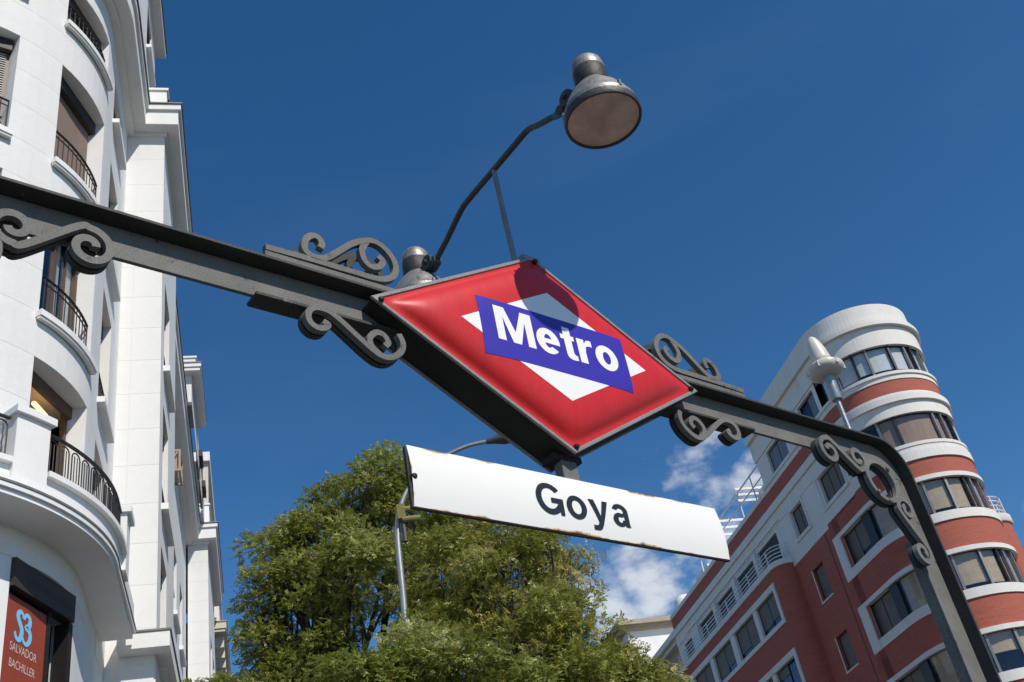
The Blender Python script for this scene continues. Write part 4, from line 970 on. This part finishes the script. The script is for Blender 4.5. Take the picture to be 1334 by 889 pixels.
RBD.put(RBD.mb().box(AM+.5, AM+3, 52.6, 54.6, 21.27, 22.15), 'roof_box', M['rwhite'])
RBD.put(RBD.mb().lathe([(0, 22.4), (.35, 22.35), (.55, 22.15), (.6, 21.9), (.6, 21.2)], (AM+.75, 57.6, 0), 20), 'water_tank', M['tank'], smooth=True)
# round balcony turret on the side street front
tt = (29.62, 36.5)
RBD.put(RBD.mb().lathe([(.93, -CAMH), (.93, 15.66)], (tt[0], tt[1], 0), 28), 'turret', M['brick'], smooth=True)
RBD.put(RBD.mb().lathe([(.93, 15.66), (1.0, 15.67), (1.03, 15.72), (1.03, 16.0), (0, 16.03)], (tt[0], tt[1], 0), 28), 'turret_cap', M['rwhite'], smooth=True)
trl = RBD.mb()
for z in (16.2, 16.4, 16.6, 16.8): trl.tube([(tt[0]+.9*cos(2*pi*i/24), tt[1]+.9*sin(2*pi*i/24), z) for i in range(25)], .025, 5)
for i in range(8): trl.tube([(tt[0]+.9*cos(2*pi*i/8), tt[1]+.9*sin(2*pi*i/8), 16.0), (tt[0]+.9*cos(2*pi*i/8), tt[1]+.9*sin(2*pi*i/8), 16.82)], .025, 5)
RBD.put(trl, 'turret_railing', M['rail_white'])

# ------------------------------------------------------------------ white gabled house behind
WH = Bld('white_house', 27, 70, 'white plastered house with tan eaves behind the brick building and the trees', 'house')
WH.put(WH.mb().box(25.3, 42, 70, 84, -CAMH, 25.0), 'wall', M['stucco'])
WH.put(WH.mb().box(24.8, 43, 69.6, 84, 25.0, 25.28).box(24.5, 43, 69.3, 84, 25.283, 25.6), 'eaves', M['tan'])
WH.put(WH.mb().add([(24.5,69.3,25.6),(43,69.3,25.6),(43,84,25.6),(24.5,84,25.6),(27,77,27.2),(43,77,27.2)], [(0,1,5,4),(2,3,4,5),(3,0,4),(1,2,5)]), 'roof', M['tan'])
TH = Bld('tan_house', 27, 64, 'low tan house with a moulded cornice at the foot of the brick wing', 'house')
TH.put(TH.mb().box(25.9, 34, 62, 69, -CAMH, 21.2), 'wall', M['tan'])
TH.put(TH.mb().box(25.5, 34, 61.6, 69, 21.2, 21.4).box(25.2, 34, 61.3, 69, 21.403, 21.75), 'cornice', M['rwhite'])

# ------------------------------------------------------------------ street lamp with its brackets
def at(px, py, D):
    d = RX*(px-667)/F_PX - UY*(py-444.5)/F_PX + fw; return np.array([0, 0, CAMH])+d*(D/hypot(d[0], d[1]))
lp = [at(532, 850, 19), at(525, 775, 19), at(518, 700, 19), at(520, 668, 19), at(530, 640, 19), at(556, 607, 19), at(580, 594, 19), at(610, 581, 19), at(640, 574.5, 19)]
base = np.array([lp[0][0]-.05, lp[0][1]-.05, 0])
st = tag(empty('street_lamp', tuple(base)), 'tall galvanised street lamp with a curved arm in front of the big tree', 'street lamp')
rel = lambda p: tuple(np.array(p)-base)
pole = [rel(base), rel((lp[0]+base)/2+np.array([-.02,-.02,lp[0][2]/2-(lp[0][2])/2])), rel(lp[0])]+[rel(p) for p in lp[1:4]]
MB().tube(smooth_line(pole, 4), [.085]*9+[.062]*12, 14).build('pole', M['galv'], st, smooth=True)
MB().tube(smooth_line([rel(p) for p in lp[3:]], 5), .042, 10).build('curved_arm', M['galv'], st, smooth=True)
e = rel(lp[-1]); hd = np.array(lp[-1])-np.array(lp[-2]); hd /= np.linalg.norm(hd)
MB().tube([np.array(e)-hd*.1, np.array(e)+hd*.05, np.array(e)+hd*.25, np.array(e)+hd*.62, np.array(e)+hd*.7], [.05, .075, .13, .13, .05], 12).build('lamp_head', M['iron_dark'], st, smooth=True)
cp = np.array(rel(at(525, 667, 18.9)))
MB().box(cp[0]-.11, cp[0]+.05, cp[1]-.09, cp[1]+.09, cp[2]-.17, cp[2]+.14).build('clamp', M['olive'], st, bevel=.01)
MB().tube([cp+np.array([.0,-.04,.03]), cp+np.array([.34,.0,.0])], .058, 10).build('floodlight', M['olive'], st, smooth=True)
MB().tube([cp+np.array([-.02,-.04,-.18]), cp+np.array([.32,.0,-.20])], .062, 10).build('floodlight', M['olive'], st, smooth=True)
MB().tube([cp+np.array([-.02,0,-.15]), cp+np.array([-.02,0,-.62])], .05, 8).build('cable_wrap', M['iron_dark'], st)

# ------------------------------------------------------------------ trees
def spray_template(nleaf, length, ll, lw):
    """a pinnate leaf: leaflets along a drooping rachis; returns verts (local x along rachis)"""
    V, Fc = [], []; r_ = random.Random(5)
    for i in range(nleaf):
        for s in (-1, 1):
            t = .12+.88*(i+.5+r_.uniform(-.3, .3))/nleaf; an = radians(r_.uniform(32, 75)); l = ll*r_.uniform(.75, 1.2)
            c = np.array([length*t, 0, -.25*length*t*t]); d = np.array([cos(an), s*sin(an), r_.uniform(-.45, .1)]); d /= np.linalg.norm(d)
            w = np.array([sin(an), -s*cos(an), s*r_.uniform(-.4, .4)])*lw/2
            b = len(V); V += [c, c+d*l*.45+w, c+d*l, c+d*l*.45-w]; Fc.append((b, b+1, b+2, b+3))
    return np.array(V), np.array(Fc)
def rand_rot(n, outward, droop, up=None):
    """x axis near the outward direction, leaf face turned up and outwards, random twist"""
    x = outward+rng.normal(0, .55, (n, 3)); x[:, 2] -= droop; x /= np.linalg.norm(x, axis=1)[:, None]
    u = np.tile(np.array([0, 0, .75]), (n, 1))+.55*outward+rng.normal(0, .33, (n, 3)); y = np.cross(u, x); y /= np.linalg.norm(y, axis=1)[:, None]; z = np.cross(x, y)
    return np.stack([x, y, z], axis=2)
def foliage(name, pos, outw, tmpl, m, parent, origin, scale=(.75, 1.25), droop=.25, tint=None):
    V, Fc = tmpl; n = len(pos); R = rand_rot(n, outw, droop); s = rng.uniform(*scale, n)
    W_ = np.einsum('nij,kj->nki', R, V)*s[:, None, None]+pos[:, None, :]-np.array(origin)[None, None, :]
    verts = W_.reshape(-1, 3); nv = len(V); faces = (Fc[None]+(np.arange(n)*nv)[:, None, None]).reshape(-1, 4)
    me = bpy.data.meshes.new(name); me.vertices.add(len(verts)); me.vertices.foreach_set('co', verts.astype(np.float32).ravel())
    me.loops.add(faces.size); me.loops.foreach_set('vertex_index', faces.astype(np.int32).ravel()); me.polygons.add(len(faces))
    me.polygons.foreach_set('loop_start', np.arange(0, faces.size, 4, dtype=np.int32)); me.polygons.foreach_set('loop_total', np.full(len(faces), 4, np.int32)); me.update(calc_edges=True)
    tv_ = np.clip((rng.normal(.5, .2, n) if tint is None else tint+rng.normal(0, .16, n)), 0, 1)
    at_ = me.attributes.new('tint', 'FLOAT', 'POINT'); at_.data.foreach_set('value', np.repeat(tv_, nv).astype(np.float32))
    me.materials.append(m); o = bpy.data.objects.new(name, me); COL.objects.link(o); o.parent = parent; o['kind'] = 'stuff'; return o
def clusters(blobs, per_m2, fill=.22):
    """leaf puffs on and inside each blob's shell; each puff is a flattened dome of sprays, open underneath"""
    pos, out, tn = [], [], []
    for (c, r, sq) in blobs:
        nc = max(5, int(per_m2*4*pi*r*r/12)); d = rng.normal(0, 1, (nc, 3)); d /= np.linalg.norm(d, axis=1)[:, None]
        rad = r*np.where(rng.random(nc) < fill, rng.uniform(.3, .8, nc), rng.uniform(.80, 1.08, nc))
        cc = c+d*rad[:, None]*np.array([1, 1, sq]); tn0 = rng.normal(.5, .17, nc)
        for k in range(nc):
            pr = float(np.clip(rng.normal(.40, .11), .18, .62)); m = int(125*pr*pr/.16*rng.uniform(.55, 1.1))
            e = rng.normal(0, 1, (m, 3)); e /= np.linalg.norm(e, axis=1)[:, None]; e[:, 2] = np.where(e[:, 2] < -.25, -e[:, 2], e[:, 2])
            o = e+.35*d[k]; o /= np.linalg.norm(o, axis=1)[:, None]
            q = cc[k]+e*pr*(rng.random((m, 1))**.33)*np.array([1.1, 1.1, .62])
            pos.append(q); out.append(o); tn.append(np.full(m, tn0[k]))
    return np.concatenate(pos), np.concatenate(out), np.concatenate(tn)
def limbs(name, base, fork, blobs, parent, r0, m):
    mb = MB(); b = np.array(base); f_ = np.array(fork)
    mb.tube([(0,0,0)]+[tuple((f_-b)*t+np.array([sin(t*5)*.08, cos(t*4)*.08-.08, 0])) for t in (.3, .65, 1)], [r0*1.25, r0, r0*.9, r0*.75], 12)
    mb.build('trunk', m, parent, smooth=True)
    for (c, r, sq) in blobs:
        c = np.array(c); mid = f_*.45+c*.55+np.array([rng.normal(0,.25), rng.normal(0,.25), -.35*np.linalg.norm(c-f_)*.3])
        lb = MB(); pts = smooth_line([f_-b-np.array([0,0,.4]), mid-b, c-b], 5); n = len(pts)
        lb.tube(pts, [r0*.5*(1-.82*i/(n-1)) for i in range(n)], 8)
        for k in range(7):
            d = rng.normal(0, 1, 3); d[2] = abs(d[2])*.6; d /= np.linalg.norm(d); e_ = c-b+d*r*rng.uniform(.7, 1.0); s_ = pts[int(n*rng.uniform(.55, .98))-1]
            mm = (s_+e_)/2+rng.normal(0, .12, 3)*r
            lb.tube(smooth_line([s_, mm, e_], 3), [r0*.16*(1-.8*i/6) for i in range(7)], 5)
        lb.build('limb', m, parent, smooth=True)
def blob_px(px, py, D, rpx, sq=.9):
    p = at(px, py, D); return (p, rpx*np.linalg.norm(p-np.array([0,0,CAMH]))/F_PX, sq)
def tree(name, label, cat, base, fork, blobs, per, r0, tmpl, pods=0, group=None, lm='leaf'):
    t = tag(empty(name, base), label, cat, group)
    limbs(name, base, fork, blobs, t, r0, M['bark'])
    p, o_, tn = clusters(blobs, per); foliage('crown', p, o_, tmpl, M[lm], t, base, tint=tn)
    if pods:
        pb = [b for b in blobs if rng.random() < .8]; p, o_, tn = clusters(pb, per*pods, fill=.05)
        pt = spray_template(6, .26, .05, .022); sel = rng.random(len(p)) < .22; p, o_, tn = p[sel], o_[sel]*.4, tn[sel]; o_[:, 2] -= .6
        foliage('pod_clusters', p, o_, pt, M['pod'], t, base, droop=.9, tint=tn)
    return t
ash = spray_template(6, .17, .060, .024)
D1 = 23.0
b1 = [blob_px(*a) for a in [(392,690,D1+.2,26),(365,720,D1+.3,26),(340,800,D1+.5,26),(508,632,D1,44),(476,662,D1,42),(425,702,D1,38),(385,712,D1+.3,32),(545,690,D1+.6,62),(440,740,D1-.6,58),(390,765,D1,44),(350,768,D1+.4,28),(500,750,D1-.9,62),(560,780,D1+.4,60),(410,830,D1-.4,48),(368,850,D1+.5,38),(346,880,D1+.8,30),(440,860,D1+.4,38),(412,900,D1,50),(480,945,D1,60),(375,935,D1,44),(600,700,D1+1.8,46),(450,662,D1+.8,28)]]
g1 = at(455, 1010, D1); base1 = (g1[0], g1[1], 0)
tree('ash_tree', 'big dark green leafy tree with bare limbs showing, behind the street lamp', 'tree', base1, tuple(np.array([g1[0], g1[1], g1[2]-.6])), b1, 17, .26, ash)
D2 = 19.5
b2 = [blob_px(*a) for a in [(640,722,D2+.6,46),(700,725,D2,42),(735,745,D2+.5,34),(600,750,D2+1,50),(665,780,D2-.5,58),(718,806,D2,44),(600,830,D2,55),(690,850,D2-.8,62),(752,856,D2,40),(795,870,D2+.3,22),(838,897,D2+.4,20),(560,880,D2-.4,52),(630,900,D2-.9,60),(740,905,D2-.7,62),(806,922,D2-.2,40),(850,932,D2,34),(575,780,D2+1.2,44),(700,690+16,D2+1,30)]]
g2 = at(700, 1080, D2); base2 = (g2[0], g2[1], 0)
tree('pagoda_tree', 'yellow green tree hung with seed pods under the white name board', 'tree', base2, tuple(np.array([g2[0], g2[1], g2[2]-.4])), b2, 17, .24, ash, pods=.45, lm='leaf_yellow')
D3 = 15.5
b3 = [blob_px(*a) for a in [(500,882,D3,40),(545,880,D3+.4,36),(585,885,D3+.2,38),(460,905,D3,42),(530,925,D3,52),(610,925,D3,46),(660,905,D3+.5,34)]]
g3 = at(540, 1080, D3); base3 = (g3[0], g3[1], 0)
tree('young_tree', 'low pale grey green tree top in front of the foot of the lamp pole', 'tree', base3, tuple(np.array([g3[0], g3[1], g3[2]-.3])), b3, 20, .14, ash)
b4 = [blob_px(*a) for a in [(284,902,30,22),(262,910,30,20),(300,905,30,20)]]
g4 = at(280, 1000, 30); base4 = (g4[0], g4[1], 0)
tree('distant_tree', 'small tree top at the foot of the white street front', 'tree', base4, tuple(np.array([g4[0], g4[1], g4[2]-.3])), b4, 16, .14, ash)
